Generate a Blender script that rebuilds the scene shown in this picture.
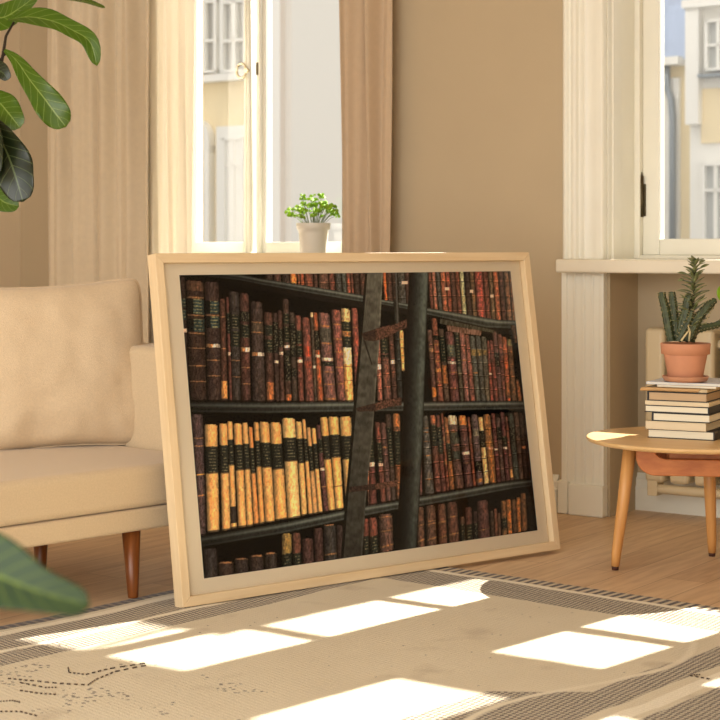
import bpy, bmesh, math, random
import numpy as np
from mathutils import Vector, Matrix, noise as mnoise

for o in list(bpy.data.objects): bpy.data.objects.remove(o)
SC = bpy.context.scene
COL = SC.collection
rnd = random.Random(7)

# ------------------------------------------------------------------ camera
F = 1700.0; HZ = 247.0; EYE = 1.0
cam_d = bpy.data.cameras.new('camera'); cam = bpy.data.objects.new('camera', cam_d); COL.objects.link(cam)
cam.location = (0, 0, EYE); cam.rotation_euler = (math.pi/2, 0, 0)
cam_d.sensor_width = 36; cam_d.lens = 36*F/720; cam_d.shift_y = -(360-HZ)/720
cam_d.clip_start = 0.05; cam_d.clip_end = 300
cam_d.dof.use_dof = True; cam_d.dof.focus_distance = 5.1; cam_d.dof.aperture_fstop = 8.0
SC.camera = cam
SC.view_settings.view_transform = 'Standard'; SC.view_settings.look = 'None'
SC.view_settings.gamma = 1; SC.view_settings.use_curve_mapping = False
SC.view_settings.exposure = 0.0

# ------------------------------------------------------------------ light
WORLD_S = 1.25; SUN_E = 22.0
SUN_AZ = 47.0; SUN_EL = 37.0
wd = bpy.data.worlds.new('sky'); SC.world = wd; wd.use_nodes = True
nt = wd.node_tree; bg = nt.nodes['Background']
tc = nt.nodes.new('ShaderNodeTexCoord'); sx = nt.nodes.new('ShaderNodeSeparateXYZ')
rp = nt.nodes.new('ShaderNodeValToRGB')
nt.links.new(tc.outputs['Generated'], sx.inputs[0]); nt.links.new(sx.outputs['Z'], rp.inputs[0])
rp.color_ramp.elements[0].position = 0.0; rp.color_ramp.elements[0].color = (1.0, .94, .85, 1)
rp.color_ramp.elements[1].position = 0.5; rp.color_ramp.elements[1].color = (.97, .94, .88, 1)
nt.links.new(rp.outputs[0], bg.inputs[0]); bg.inputs[1].default_value = WORLD_S
sd = bpy.data.lights.new('sun', 'SUN'); sun = bpy.data.objects.new('sun', sd); COL.objects.link(sun)
sd.energy = SUN_E; sd.color = (1, .965, .90); sd.angle = math.radians(0.45)
_c = math.cos(math.radians(SUN_EL))
sdir = Vector((-math.cos(math.radians(SUN_AZ))*_c, -math.sin(math.radians(SUN_AZ))*_c, -math.sin(math.radians(SUN_EL))))
sun.rotation_euler = sdir.to_track_quat('-Z', 'Y').to_euler(); sun.location = (6, 9, 6)

# added fill lamp brightening the room from its open end, behind the viewer
ad = bpy.data.lights.new('rear_fill_light', 'AREA'); al = bpy.data.objects.new('rear_fill_light', ad); COL.objects.link(al)
ad.shape = 'RECTANGLE'; ad.size = 4.2; ad.size_y = 2.5; ad.energy = 142; ad.color = (1, .985, .945)
al.location = Vector((1.026, 6.227, 1.45))+Vector((.819, -.574, 0))*1.1-Vector((.574, .819, 0))*6.4
al.rotation_euler = Vector((.48, .88, 0)).to_track_quat('-Z', 'Y').to_euler()

# ------------------------------------------------------------------ helpers
def link(o): COL.objects.link(o); return o
def L(c):
    r = []
    for v in c[:3]:
        v = v/255.0
        r.append(v/12.92 if v <= .04045 else ((v+.055)/1.055)**2.4)
    return (*r, 1)

class MB:
    def __init__(s): s.v = []; s.f = []; s.uv = {}; s.sm = []
    def add(s, vs, fs, smooth=False):
        b = len(s.v); s.v += [tuple(v) for v in vs]
        for f in fs: s.f.append(tuple(b+i for i in f)); s.sm.append(smooth)
        return b
    def box(s, x0, x1, y0, y1, z0, z1, M=None):
        vs = [Vector((x, y, z)) for z in (z0, z1) for y in (y0, y1) for x in (x0, x1)]
        if M is not None: vs = [M @ v for v in vs]
        s.add(vs, [(0,2,3,1),(4,5,7,6),(0,1,5,4),(2,6,7,3),(0,4,6,2),(1,3,7,5)])
        return s
    def lathe(s, prof, n=40, c=(0,0,0), cap=True):
        b = len(s.v); m = len(prof)
        for i in range(n):
            a = 2*math.pi*i/n
            for r, z in prof: s.v.append((c[0]+r*math.cos(a), c[1]+r*math.sin(a), c[2]+z))
        for i in range(n):
            j = (i+1) % n
            for k in range(m-1):
                s.f.append((b+i*m+k, b+j*m+k, b+j*m+k+1, b+i*m+k+1)); s.sm.append(True)
        if cap:
            s.f.append(tuple(b+i*m for i in reversed(range(n)))); s.sm.append(False)
            s.f.append(tuple(b+i*m+m-1 for i in range(n))); s.sm.append(False)
        return s
    def tube(s, pts, rad, n=12, flat=1.0, cap=True):
        pts = [Vector(p) for p in pts]
        if not hasattr(rad, '__len__'): rad = [rad]*len(pts)
        b = len(s.v); up = None
        for i, p in enumerate(pts):
            t = (pts[min(i+1, len(pts)-1)]-pts[max(i-1, 0)]).normalized()
            if up is None:
                up = Vector((0,0,1)) if abs(t.z) < .9 else Vector((1,0,0))
            u = t.cross(up).normalized(); w = u.cross(t).normalized(); up = w
            for k in range(n):
                a = 2*math.pi*k/n
                q = p+u*math.cos(a)*rad[i]+w*math.sin(a)*rad[i]*flat
                s.v.append(tuple(q))
        for i in range(len(pts)-1):
            for k in range(n):
                k2 = (k+1) % n
                s.f.append((b+i*n+k, b+i*n+k2, b+(i+1)*n+k2, b+(i+1)*n+k)); s.sm.append(True)
        if cap:
            s.f.append(tuple(b+k for k in reversed(range(n)))); s.sm.append(False)
            e = b+(len(pts)-1)*n
            s.f.append(tuple(e+k for k in range(n))); s.sm.append(False)
        return s
    def prism(s, poly, y0, y1, axis='y'):
        n = len(poly)
        if axis == 'y': mk = lambda p, t: (p[0], t, p[1])
        elif axis == 'z': mk = lambda p, t: (p[0], p[1], t)
        else: mk = lambda p, t: (t, p[0], p[1])
        s.add([mk(p, y0) for p in poly]+[mk(p, y1) for p in poly],
              [tuple(range(n)), tuple(range(2*n-1, n-1, -1))]+[(i, i+n, (i+1) % n+n, (i+1) % n) for i in range(n)])
        return s
    def grid(s, P, smooth=True, closed=False):
        """P[i][j] points"""
        b = len(s.v); n = len(P); m = len(P[0])
        for r in P:
            for q in r: s.v.append(tuple(q))
        for i in range(n-1):
            for j in range(m-1):
                s.f.append((b+i*m+j, b+(i+1)*m+j, b+(i+1)*m+j+1, b+i*m+j+1)); s.sm.append(smooth)
        return s
    def build(s, name, mat, parent=None, loc=None, rotz=None, bevel=0, seg=2, subsurf=0, solid=0, fixn=True):
        me = bpy.data.meshes.new(name); me.from_pydata(s.v, [], s.f)
        me.polygons.foreach_set('use_smooth', s.sm); me.update()
        if fixn:
            bm = bmesh.new(); bm.from_mesh(me); bmesh.ops.recalc_face_normals(bm, faces=bm.faces); bm.to_mesh(me); bm.free()
        if mat: me.materials.append(mat)
        o = bpy.data.objects.new(name, me); link(o)
        if parent is not None: o.parent = parent
        if loc is not None: o.location = loc
        if rotz is not None: o.rotation_euler = (0, 0, rotz)
        if solid:
            m = o.modifiers.new('solid', 'SOLIDIFY'); m.thickness = solid; m.offset = 0
        if bevel:
            m = o.modifiers.new('bevel', 'BEVEL'); m.width = bevel; m.segments = seg; m.limit_method = 'ANGLE'; m.angle_limit = math.radians(40)
            me.polygons.foreach_set('use_smooth', [True]*len(me.polygons))
            w = o.modifiers.new('wn', 'WEIGHTED_NORMAL')
        if subsurf:
            m = o.modifiers.new('sub', 'SUBSURF'); m.levels = subsurf; m.render_levels = subsurf
        return o

def empty(name, loc=(0,0,0), rotz=0):
    o = bpy.data.objects.new(name, None); link(o); o.location = loc; o.rotation_euler = (0, 0, rotz); o.empty_display_size = .05
    return o
def tag(o, label=None, cat=None, group=None, kind=None):
    if label: o['label'] = label
    if cat: o['category'] = cat
    if group: o['group'] = group
    if kind: o['kind'] = kind
    return o

# ------------------------------------------------------------------ materials
def mat(name, col, rough=.6, metal=0, spec=.5, var=0, vscale=8, col2=None, bump=0, bscale=60, stretch=(1,1,1), sheen=0, coat=0, transl=None, detail=4, coords='Object', sss=0):
    m = bpy.data.materials.new(name); m.use_nodes = True; t = m.node_tree; b = t.nodes['Principled BSDF']
    b.inputs['Base Color'].default_value = L(col); b.inputs['Roughness'].default_value = rough
    b.inputs['Metallic'].default_value = metal; b.inputs['Specular IOR Level'].default_value = spec
    b.inputs['Sheen Weight'].default_value = sheen; b.inputs['Coat Weight'].default_value = coat
    if var or bump or col2:
        c = t.nodes.new('ShaderNodeTexCoord'); mp = t.nodes.new('ShaderNodeMapping')
        mp.inputs['Scale'].default_value = stretch; t.links.new(c.outputs[coords], mp.inputs[0])
    if var or col2:
        n = t.nodes.new('ShaderNodeTexNoise'); n.inputs['Scale'].default_value = vscale; n.inputs['Detail'].default_value = detail
        t.links.new(mp.outputs[0], n.inputs[0])
        r = t.nodes.new('ShaderNodeValToRGB'); a = L(col)
        if col2: c2 = L(col2)
        else: c2 = tuple(x*(1-var) for x in a[:3])+(1,)
        r.color_ramp.elements[0].position = .3; r.color_ramp.elements[0].color = c2
        r.color_ramp.elements[1].position = .7; r.color_ramp.elements[1].color = a
        t.links.new(n.outputs[0], r.inputs[0]); t.links.new(r.outputs[0], b.inputs['Base Color'])
    if bump:
        n2 = t.nodes.new('ShaderNodeTexNoise'); n2.inputs['Scale'].default_value = bscale; n2.inputs['Detail'].default_value = 3
        t.links.new(mp.outputs[0], n2.inputs[0]); bp = t.nodes.new('ShaderNodeBump'); bp.inputs['Strength'].default_value = bump; bp.inputs['Distance'].default_value = .003
        t.links.new(n2.outputs[0], bp.inputs['Height']); t.links.new(bp.outputs[0], b.inputs['Normal'])
    if transl:
        out = t.nodes['Material Output']; tr = t.nodes.new('ShaderNodeBsdfTranslucent'); mx = t.nodes.new('ShaderNodeMixShader')
        tr.inputs[0].default_value = L(col); mx.inputs[0].default_value = transl
        t.links.new(b.outputs[0], mx.inputs[1]); t.links.new(tr.outputs[0], mx.inputs[2]); t.links.new(mx.outputs[0], out.inputs[0])
    return m

def glass_mat(name, refl=.04, tint=(1,1,1), rough=0.0):
    m = bpy.data.materials.new(name); m.use_nodes = True; t = m.node_tree
    for n in list(t.nodes): t.nodes.remove(n)
    out = t.nodes.new('ShaderNodeOutputMaterial'); mx = t.nodes.new('ShaderNodeMixShader')
    tr = t.nodes.new('ShaderNodeBsdfTransparent'); gl = t.nodes.new('ShaderNodeBsdfGlossy'); lw = t.nodes.new('ShaderNodeLayerWeight')
    tr.inputs[0].default_value = (*tint, 1); gl.inputs['Roughness'].default_value = rough
    lw.inputs['Blend'].default_value = .25
    mr = t.nodes.new('ShaderNodeMapRange'); mr.inputs['To Min'].default_value = refl; mr.inputs['To Max'].default_value = .7
    mr.inputs['From Min'].default_value = .25
    t.links.new(lw.outputs['Fresnel'], mr.inputs['Value']); t.links.new(mr.outputs[0], mx.inputs[0])
    t.links.new(tr.outputs[0], mx.inputs[1]); t.links.new(gl.outputs[0], mx.inputs[2]); t.links.new(mx.outputs[0], out.inputs[0])
    return m

def wood(name, c1, c2, axis='x', rough=.42, scale=1.0, spec=.4):
    st = {'x': (1.2, 22, 22), 'y': (22, 1.2, 22), 'z': (22, 22, 1.2)}[axis]
    return mat(name, c1, rough=rough, col2=c2, vscale=2.2*scale, stretch=st, bump=.15, bscale=6, spec=spec, detail=6)

M = {}
M['wall'] = mat('wall_paint', (193, 174, 143), rough=.85, var=.05, vscale=3, bump=.05, bscale=90)
M['white'] = mat('cream_gloss_paint', (244, 241, 226), rough=.38, var=.04, vscale=6, bump=.04, bscale=30)
M['sill'] = mat('sill_paint', (235, 226, 205), rough=.25)
M['ceiling'] = mat('ceiling_paint', (225, 212, 190), rough=.9)
M['drape'] = mat('beige_linen', (240, 224, 196), rough=.9, var=.06, vscale=40, sheen=.2, transl=.15)
M['sheer'] = mat('white_sheer', (238, 230, 214), rough=.9, transl=.30)
M['sofa'] = mat('beige_upholstery', (212, 188, 152), rough=.92, var=.10, vscale=220, bump=.5, bscale=420, sheen=.25)
M['pillow'] = mat('pillow_linen', (220, 196, 162), rough=.92, var=.09, vscale=160, bump=.55, bscale=380, sheen=.25)
M['sofaleg'] = wood('walnut_leg', (146, 84, 38), (98, 52, 22), 'z', rough=.3)
M['oak_x'] = wood('pale_oak_x', (230, 206, 168), (218, 190, 148), 'x', rough=.5)
M['oak_z'] = wood('pale_oak_z', (230, 206, 168), (218, 190, 148), 'z', rough=.5)
M['mat'] = mat('mat_board', (240, 226, 200), rough=.85)
M['table'] = wood('oak_table', (226, 190, 138), (214, 172, 116), 'x', rough=.35)
M['tableleg'] = wood('oak_table_leg', (216, 160, 96), (198, 138, 74), 'z', rough=.38)
M['tray'] = wood('teak_tray', (196, 122, 66), (170, 96, 48), 'x', rough=.4)
M['rubber'] = mat('brown_rubber', (70, 34, 18), rough=.7)
M['brass'] = mat('aged_metal', (92, 82, 62), rough=.35, metal=.9)
M['brass2'] = mat('polished_brass', (226, 216, 190), rough=.25, metal=1)
M['terracotta'] = mat('terracotta', (204, 142, 108), rough=.8, var=.12, vscale=14, bump=.15, bscale=70)
M['saucer'] = mat('terracotta_saucer', (196, 140, 106), rough=.8, var=.15, vscale=12)
M['soil'] = mat('potting_soil', (58, 42, 30), rough=1, var=.5, vscale=60, bump=1, bscale=90)
M['potwhite'] = mat('white_ceramic', (236, 230, 216), rough=.4)
M['herb'] = mat('herb_leaf', (176, 208, 60), rough=.6, col2=(136, 184, 36), vscale=40, transl=.4)
M['stem'] = mat('green_stem', (104, 120, 54), rough=.6)
M['bark'] = mat('dark_stem', (58, 46, 30), rough=.8, var=.3, vscale=30)
M['cactus'] = mat('cactus_skin', (78, 88, 50), rough=.45, col2=(36, 44, 22), vscale=50, bump=.3, bscale=90)
M['succ'] = mat('succulent_leaf', (150, 152, 104), rough=.3, col2=(74, 84, 44), vscale=60)
M['brightleaf'] = mat('bright_leaf', (150, 190, 40), rough=.45, transl=.4)
M['thorn'] = mat('pale_thorn', (206, 188, 140), rough=.6)
M['radiator'] = mat('radiator_enamel', (214, 196, 160), rough=.4)
M['glass'] = glass_mat('window_glass', .04)
M['pglass'] = glass_mat('picture_glass', .018)

def leaf_mat(name, c1, c2, vein, rough=.28, transl=.25, nveins=9):
    m = bpy.data.materials.new(name); m.use_nodes = True; t = m.node_tree; b = t.nodes['Principled BSDF']
    uv = t.nodes.new('ShaderNodeUVMap'); sp = t.nodes.new('ShaderNodeSeparateXYZ'); t.links.new(uv.outputs[0], sp.inputs[0])
    def mth(op, a, bb=None, c=None):
        n = t.nodes.new('ShaderNodeMath'); n.operation = op
        for i, x in enumerate((a, bb, c)):
            if x is None: continue
            if isinstance(x, (int, float)): n.inputs[i].default_value = x
            else: t.links.new(x, n.inputs[i])
        return n.outputs[0]
    side = mth('ABSOLUTE', mth('SUBTRACT', sp.outputs[1], .5))       # 0 at rib
    mid = mth('LESS_THAN', side, .022)
    ph = mth('FRACT', mth('SUBTRACT', mth('MULTIPLY', sp.outputs[0], nveins), mth('MULTIPLY', side, 3.2)))
    vn = mth('LESS_THAN', mth('ABSOLUTE', mth('SUBTRACT', ph, .5)), .045)
    vv = mth('MAXIMUM', mid, mth('MULTIPLY', vn, .7))
    nz = t.nodes.new('ShaderNodeTexNoise'); nz.inputs['Scale'].default_value = 18
    tcn = t.nodes.new('ShaderNodeTexCoord'); t.links.new(tcn.outputs['Object'], nz.inputs[0])
    m1 = t.nodes.new('ShaderNodeMixRGB'); m1.inputs[1].default_value = L(c1); m1.inputs[2].default_value = L(c2); t.links.new(nz.outputs[0], m1.inputs[0])
    m2 = t.nodes.new('ShaderNodeMixRGB'); m2.inputs[2].default_value = L(vein); t.links.new(vv, m2.inputs[0]); t.links.new(m1.outputs[0], m2.inputs[1])
    t.links.new(m2.outputs[0], b.inputs['Base Color']); b.inputs['Roughness'].default_value = rough
    bp = t.nodes.new('ShaderNodeBump'); bp.inputs['Strength'].default_value = .6; bp.inputs['Distance'].default_value = .003
    t.links.new(mth('SUBTRACT', 1, vv), bp.inputs['Height']); t.links.new(bp.outputs[0], b.inputs['Normal'])
    out = t.nodes['Material Output']; tr = t.nodes.new('ShaderNodeBsdfTranslucent'); mx = t.nodes.new('ShaderNodeMixShader')
    tr.inputs[0].default_value = L((min(255, c1[0]+50), min(255, c1[1]+60), c1[2])); mx.inputs[0].default_value = transl
    t.links.new(b.outputs[0], mx.inputs[1]); t.links.new(tr.outputs[0], mx.inputs[2]); t.links.new(mx.outputs[0], out.inputs[0])
    return m
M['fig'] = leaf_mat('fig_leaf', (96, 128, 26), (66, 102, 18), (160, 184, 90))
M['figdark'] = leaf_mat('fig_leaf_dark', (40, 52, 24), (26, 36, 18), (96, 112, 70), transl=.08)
M['rubberleaf'] = leaf_mat('broad_leaf', (40, 62, 18), (28, 46, 12), (96, 112, 36), rough=.6, nveins=12)

# floor: pale boards running away from the window wall
def floor_mat():
    m = bpy.data.materials.new('oak_floorboards'); m.use_nodes = True; t = m.node_tree; b = t.nodes['Principled BSDF']
    c = t.nodes.new('ShaderNodeTexCoord'); mp = t.nodes.new('ShaderNodeMapping'); mp.inputs['Rotation'].default_value = (0, 0, math.pi/2)
    t.links.new(c.outputs['Object'], mp.inputs[0])
    br = t.nodes.new('ShaderNodeTexBrick'); br.inputs['Scale'].default_value = 1
    br.inputs['Brick Width'].default_value = 1.9; br.inputs['Row Height'].default_value = .135; br.inputs['Mortar Size'].default_value = .0012
    br.inputs['Color1'].default_value = L((226, 196, 160)); br.inputs['Color2'].default_value = L((214, 182, 146)); br.inputs['Mortar'].default_value = L((160, 124, 90))
    br.inputs['Bias'].default_value = 0
    t.links.new(mp.outputs[0], br.inputs[0])
    m2 = t.nodes.new('ShaderNodeMapping'); m2.inputs['Scale'].default_value = (14, 1.3, 1); t.links.new(c.outputs['Object'], m2.inputs[0])
    n = t.nodes.new('ShaderNodeTexNoise'); n.inputs['Scale'].default_value = 3; n.inputs['Detail'].default_value = 8; n.inputs['Distortion'].default_value = .6; t.links.new(m2.outputs[0], n.inputs[0])
    r = t.nodes.new('ShaderNodeValToRGB'); r.color_ramp.elements[0].position = .32; r.color_ramp.elements[0].color = (.76, .69, .62, 1); r.color_ramp.elements[1].position = .62; r.color_ramp.elements[1].color = (1, 1, 1, 1)
    t.links.new(n.outputs[0], r.inputs[0])
    mu = t.nodes.new('ShaderNodeMixRGB'); mu.blend_type = 'MULTIPLY'; mu.inputs[0].default_value = .75
    t.links.new(br.outputs[0], mu.inputs[1]); t.links.new(r.outputs[0], mu.inputs[2])
    v = t.nodes.new('ShaderNodeTexVoronoi'); v.inputs['Scale'].default_value = 4.2
    m3 = t.nodes.new('ShaderNodeMapping'); m3.inputs['Scale'].default_value = (1.4, .8, 1); t.links.new(c.outputs['Object'], m3.inputs[0]); t.links.new(m3.outputs[0], v.inputs[0])
    r2 = t.nodes.new('ShaderNodeValToRGB'); r2.color_ramp.elements[0].position = .03; r2.color_ramp.elements[0].color = (.35, .22, .14, 1); r2.color_ramp.elements[1].position = .07; r2.color_ramp.elements[1].color = (1, 1, 1, 1)
    t.links.new(v.outputs['Distance'], r2.inputs[0])
    mu2 = t.nodes.new('ShaderNodeMixRGB'); mu2.blend_type = 'MULTIPLY'; mu2.inputs[0].default_value = .8
    t.links.new(mu.outputs[0], mu2.inputs[1]); t.links.new(r2.outputs[0], mu2.inputs[2])
    t.links.new(mu2.outputs[0], b.inputs['Base Color']); b.inputs['Roughness'].default_value = .45; b.inputs['Specular IOR Level'].default_value = .35
    bp = t.nodes.new('ShaderNodeBump'); bp.inputs['Strength'].default_value = .2; bp.inputs['Distance'].default_value = .002
    t.links.new(br.outputs['Fac'], bp.inputs['Height']); bp.invert = True; t.links.new(bp.outputs[0], b.inputs['Normal'])
    return m
M['floor'] = floor_mat()

# ------------------------------------------------------------------ wall coordinates: s along the window wall, d outward through it
WR = -math.radians(35); O = Vector((1.026, 6.227, 0))
Wv = Vector((math.cos(WR), math.sin(WR), 0)); Nv = Vector((-math.sin(WR), math.cos(WR), 0))
def wpt(s, d, z=0): return O+Wv*s+Nv*d+Vector((0, 0, z))
def sd_of(xi, d):
    """s of the point of the plane d met by the view line through image column xi"""
    r = Vector(((xi-360)/F, 1, 0)); q = O+Nv*d
    det = r.x*(-Wv.y)+Wv.x*r.y
    t = (q.x*(-Wv.y)+Wv.x*q.y)/det
    p = r*t
    return (p-q).dot(Wv), t
def at(xi, y, Y): return Vector(((xi-360)/F*Y, Y, EYE-(y-HZ)/F*Y))
def wb(mb, name, m, kind='structure', **k):
    o = mb.build(name, m, loc=O, rotz=WR, **k)
    if kind: o['kind'] = kind
    return o

CZ = 2.75
SL = -3.224          # left corner
LW0, LW1 = -2.36, -1.343          # left window opening
LZ = .95
RW0, RW1 = -.134, .61             # right opening / niche
RB0, RB1 = .88, 1.94              # next window
SR = 4.2
TH = .32
# floor, ceiling, walls
f_ = MB(); f_.box(SL-.1, SR+.1, -7.6, TH, -.06, 0); wb(f_, 'floor', M['floor'])
c_ = MB(); c_.box(SL-.1, SR+.1, -5.2, TH, CZ, CZ+.1); wb(c_, 'ceiling', M['ceiling'])
w = MB()
w.box(SL-.1, LW0, 0, TH, 0, CZ); w.box(LW0, LW1, 0, TH, 0, LZ-.04); w.box(LW0, LW1, 0, TH, 2.45, CZ)
w.box(LW1, RW0, 0, TH, 0, CZ)
w.box(RW0, RW1, .235, TH, 0, .90); w.box(RW0, RW1, 0, TH, 2.36, CZ); w.box(RW1, RB0, 0, TH, 0, CZ)
w.box(RB0, RB1, 0, TH, 0, .90); w.box(RB0, RB1, 0, TH, 2.5, CZ); w.box(SL-.1, SR+.1, .02, TH, CZ, 3.6); w.box(RB1, SR+.1, 0, TH, 0, CZ)
wb(w, 'wall_back', M['wall'])
w = MB(); w.box(SL-.1, SL, -6.4, 0, 0, CZ); wb(w, 'wall_left', mat('bounce_lit_wall_paint', (232, 214, 184), rough=.85))  # sun bounce put into the colour as a lighter wall tone
w = MB(); w.box(SR, SR+.1, -5.2, 0, 0, CZ); wb(w, 'wall_right', M['wall'])

# baseboards
def base_profile(s0, s1, d, name):
    m_ = MB()
    m_.prism([(d-.022, 0), (d-.022, .085), (d-.016, .095), (d-.016, .118), (d-.008, .128), (d-.004, .14), (d, .14), (d, 0)], s0, s1, axis='x')
    wb(m_, name, M['white'])
base_profile(SL, RW0-.20, 0, 'baseboard_back')
base_profile(RW0, RW1, .235, 'baseboard_niche')
base_profile(RW1+.16, RB0-.02, 0, 'baseboard_right')

# pilaster casing beside the right window
PL0, PL1 = -.31, RW0
p = MB()
p.prism([(PL0, 0), (PL0, -.018), (PL0+.012, -.03), (PL0+.022, -.03), (PL0+.03, -.022), (PL0+.04, -.022), (PL0+.052, -.040), (PL0+.066, -.040), (PL0+.074, -.028),
         (PL0+.088, -.028), (PL0+.098, -.036), (PL0+.108, -.028), (PL1-.042, -.028), (PL1-.034, -.034), (PL1-.006, -.034), (PL1, -.028), (PL1, 0)], .955, CZ, axis='z')
wb(p, 'trim_1', M['white'], bevel=.002)
p = MB()
pts = [(PL0, 0), (PL0, -.028)]
x = PL0+.02
for k in range(4):
    pts += [(x, -.028), (x+.004, -.023), (x+.026, -.023), (x+.030, -.028)]; x += .037
pts += [(PL1, -.028), (PL1, 0)]
p.prism(pts, .10, .905, axis='z')
wb(p, 'trim_2', M['white'], bevel=.0015)
p = MB(); p.box(PL0-.015, PL0+.03, -.036, 0, 0, .125); p.box(PL0+.036, PL1+.004, -.046, 0, 0, .118)
wb(p, 'trim_3', M['white'], bevel=.006)
# panelled reveals (niche side and window side)
p = MB(); p.box(RW0-.001, RW0+.012, 0, .235, .0, .905); wb(p, 'trim_4', M['wall'])
p = MB()
p.prism([(RW0, 0), (RW0+.004, 0), (RW0+.004, .03), (RW0+.010, .034), (RW0+.010, .10), (RW0+.006, .104), (RW0+.014, .2), (RW0+.014, .30), (RW0, .30)], .955, 2.5, axis='z')
wb(p, 'trim_5', M['white'])

# sills
m_ = MB(); m_.box(-.298, RW1+.2, -.10, .27, .905, .955)
o = wb(m_, 'trim_6', M['sill'], bevel=.008, seg=3)
m_ = MB(); m_.box(LW0, LW1, -.0, .24, .91, .95); wb(m_, 'trim_7', M['sill'], bevel=.004)
m_ = MB(); m_.box(RB0-.05, RB1+.05, -.10, .27, .905, .955); wb(m_, 'trim_8', M['sill'], bevel=.008)

# windows
def sash(name, s0, s1, z0, z1, d, stile=.045, bars=(), th=.05, rail=None, parent=None, barw=.022, st1=None):
    rail = rail or stile; st1 = st1 or stile
    m_ = MB()
    m_.box(s0, s0+stile, d, d+th, z0, z1); m_.box(s1-st1, s1, d, d+th, z0, z1)
    m_.box(s0+stile, s1-st1, d, d+th, z0, z0+rail); m_.box(s0+stile, s1-st1, d, d+th, z1-rail, z1)
    for zb, wz in bars: m_.box(s0+stile, s1-st1, d+.008, d+th-.008, zb-wz/2, zb+wz/2)
    fr = m_.build(name, M['white'], parent, bevel=.005)
    g = MB(); g.box(s0+stile-.004, s1-st1+.004, d+th/2-.002, d+th/2+.002, z0+rail-.004, z1-rail+.004)
    g.build('pane', M['glass'], fr)
    return fr
# window_1 : left casement pair behind the curtains
w1 = empty('window_1', O, WR); w1['kind'] = 'structure'
s197 = sd_of(197, .2)[0]; s245 = sd_of(245, .2)[0]; s268 = sd_of(268, .2)[0]; s345 = sd_of(345, .2)[0]
fr = MB(); fr.box(LW0, s197-.045, .17, .27, LZ, 2.45); fr.box(s345+.04, LW1, .17, .27, LZ, 2.45)
fr.box(LW0, LW1, .17, .27, 2.40, 2.45); fr.box(LW0, LW1, .17, .27, LZ, LZ+.022)
fr.build('window_frame', M['white'], w1, bevel=.003)
zc = LZ+.022
sl = sash('window_sash', s197-.045, s245+.052, zc, 2.40, .185, stile=.048, rail=.05, parent=w1)
sr_ = sash('window_sash', s268-.060, s345+.045, zc, 2.40, .190, stile=.054, rail=.05, parent=w1)
# astragal mouldings on the meeting stile
a_ = MB(); a_.tube([(s245+.022, .182, zc), (s245+.022, .182, 2.40)], .008, 10); a_.tube([(s245+.046, .176, zc), (s245+.046, .176, 2.40)], .012, 12)
a_.tube([(s268-.030, .184, zc), (s268-.030, .184, 2.40)], .009, 10)
a_.build('meeting_bead', M['white'], w1)
zk = at(247, 72, 7.55).z
k_ = MB(); cx = s245+.016
for i in range(1):
    pts = [(cx+.026*math.cos(a), .155, zk+.032*math.sin(a)) for a in [2*math.pi*j/24 for j in range(25)]]
    k_.tube(pts, .006, 8, cap=False)
k_.tube([(cx+.028, .185, zk), (cx+.028, .150, zk)], .010, 12)
k_.build('window_knob', M['brass2'], w1)
k2 = MB(); k2.box(s268-.052, s268-.040, .180, .186, zk-.02, zk+.035); k2.build('strike_plate', M['brass'], w1)
# window_2 : right window
w2 = empty('window_2', O, WR); w2['kind'] = 'structure'
s645 = sd_of(641, .22)[0]
ZT = 2.36; zb2 = .955
fr = MB(); fr.box(RW0, s645+.004, .20, .30, zb2, ZT); fr.box(RW1-.03, RW1, .20, .30, zb2, ZT); fr.box(RW0, RW1, .20, .30, ZT-.05, ZT); fr.box(RW0, RW1, .205, .30, zb2, zb2+.014)
fr.build('window_frame', M['white'], w2, bevel=.003)
g0 = sd_of(662, .25)[0]
sA = sash('window_sash', s645+.004, .236, zb2+.014, ZT-.05, .225, st1=.018, stile=g0-(s645+.004), rail=.062, parent=w2)
sB = sash('window_sash', .238, RW1-.03, zb2+.014, ZT-.05, .225, stile=.045, rail=.062, bars=((1.52, .024), (1.895, .03)), parent=w2)
h_ = MB(); zh0 = at(643, 217, 6.45).z; zh1 = at(643, 176, 6.45).z; hs = s645+.006
h_.tube([(hs, .215, zh0), (hs, .215, zh1)], .0065, 10); h_.box(hs-.013, hs+.013, .2195, .2245, zh0+.004, zh1-.03)
h_.tube([(hs, .215, zh1), (hs, .215, zh1+.015)], [.004, .001], 8)
for zz in (.25, .5, .75): h_.tube([(hs, .215, zh0+(zh1-zh0)*zz-.002), (hs, .215, zh0+(zh1-zh0)*zz+.002)], .0078, 10)
h_.build('hinge', M['brass'], w2)
# window_3 : further right, outside the picture; gives the second row of light patches
w3 = empty('window_3', O, WR); w3['kind'] = 'structure'
sash('window_sash', RB0, 1.30, zb2+.014, 2.48, .225, stile=.06, rail=.06, bars=((1.545, .034), (1.93, .25)), parent=w3)
sash('window_sash', 1.44, RB1, zb2+.014, 2.48, .225, stile=.05, rail=.06, bars=((1.545, .034), (1.93, .25)), parent=w3)
fr = MB(); fr.box(1.30, 1.44, .2, .3, zb2, 2.5); fr.build('window_frame', M['white'], w3)

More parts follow.
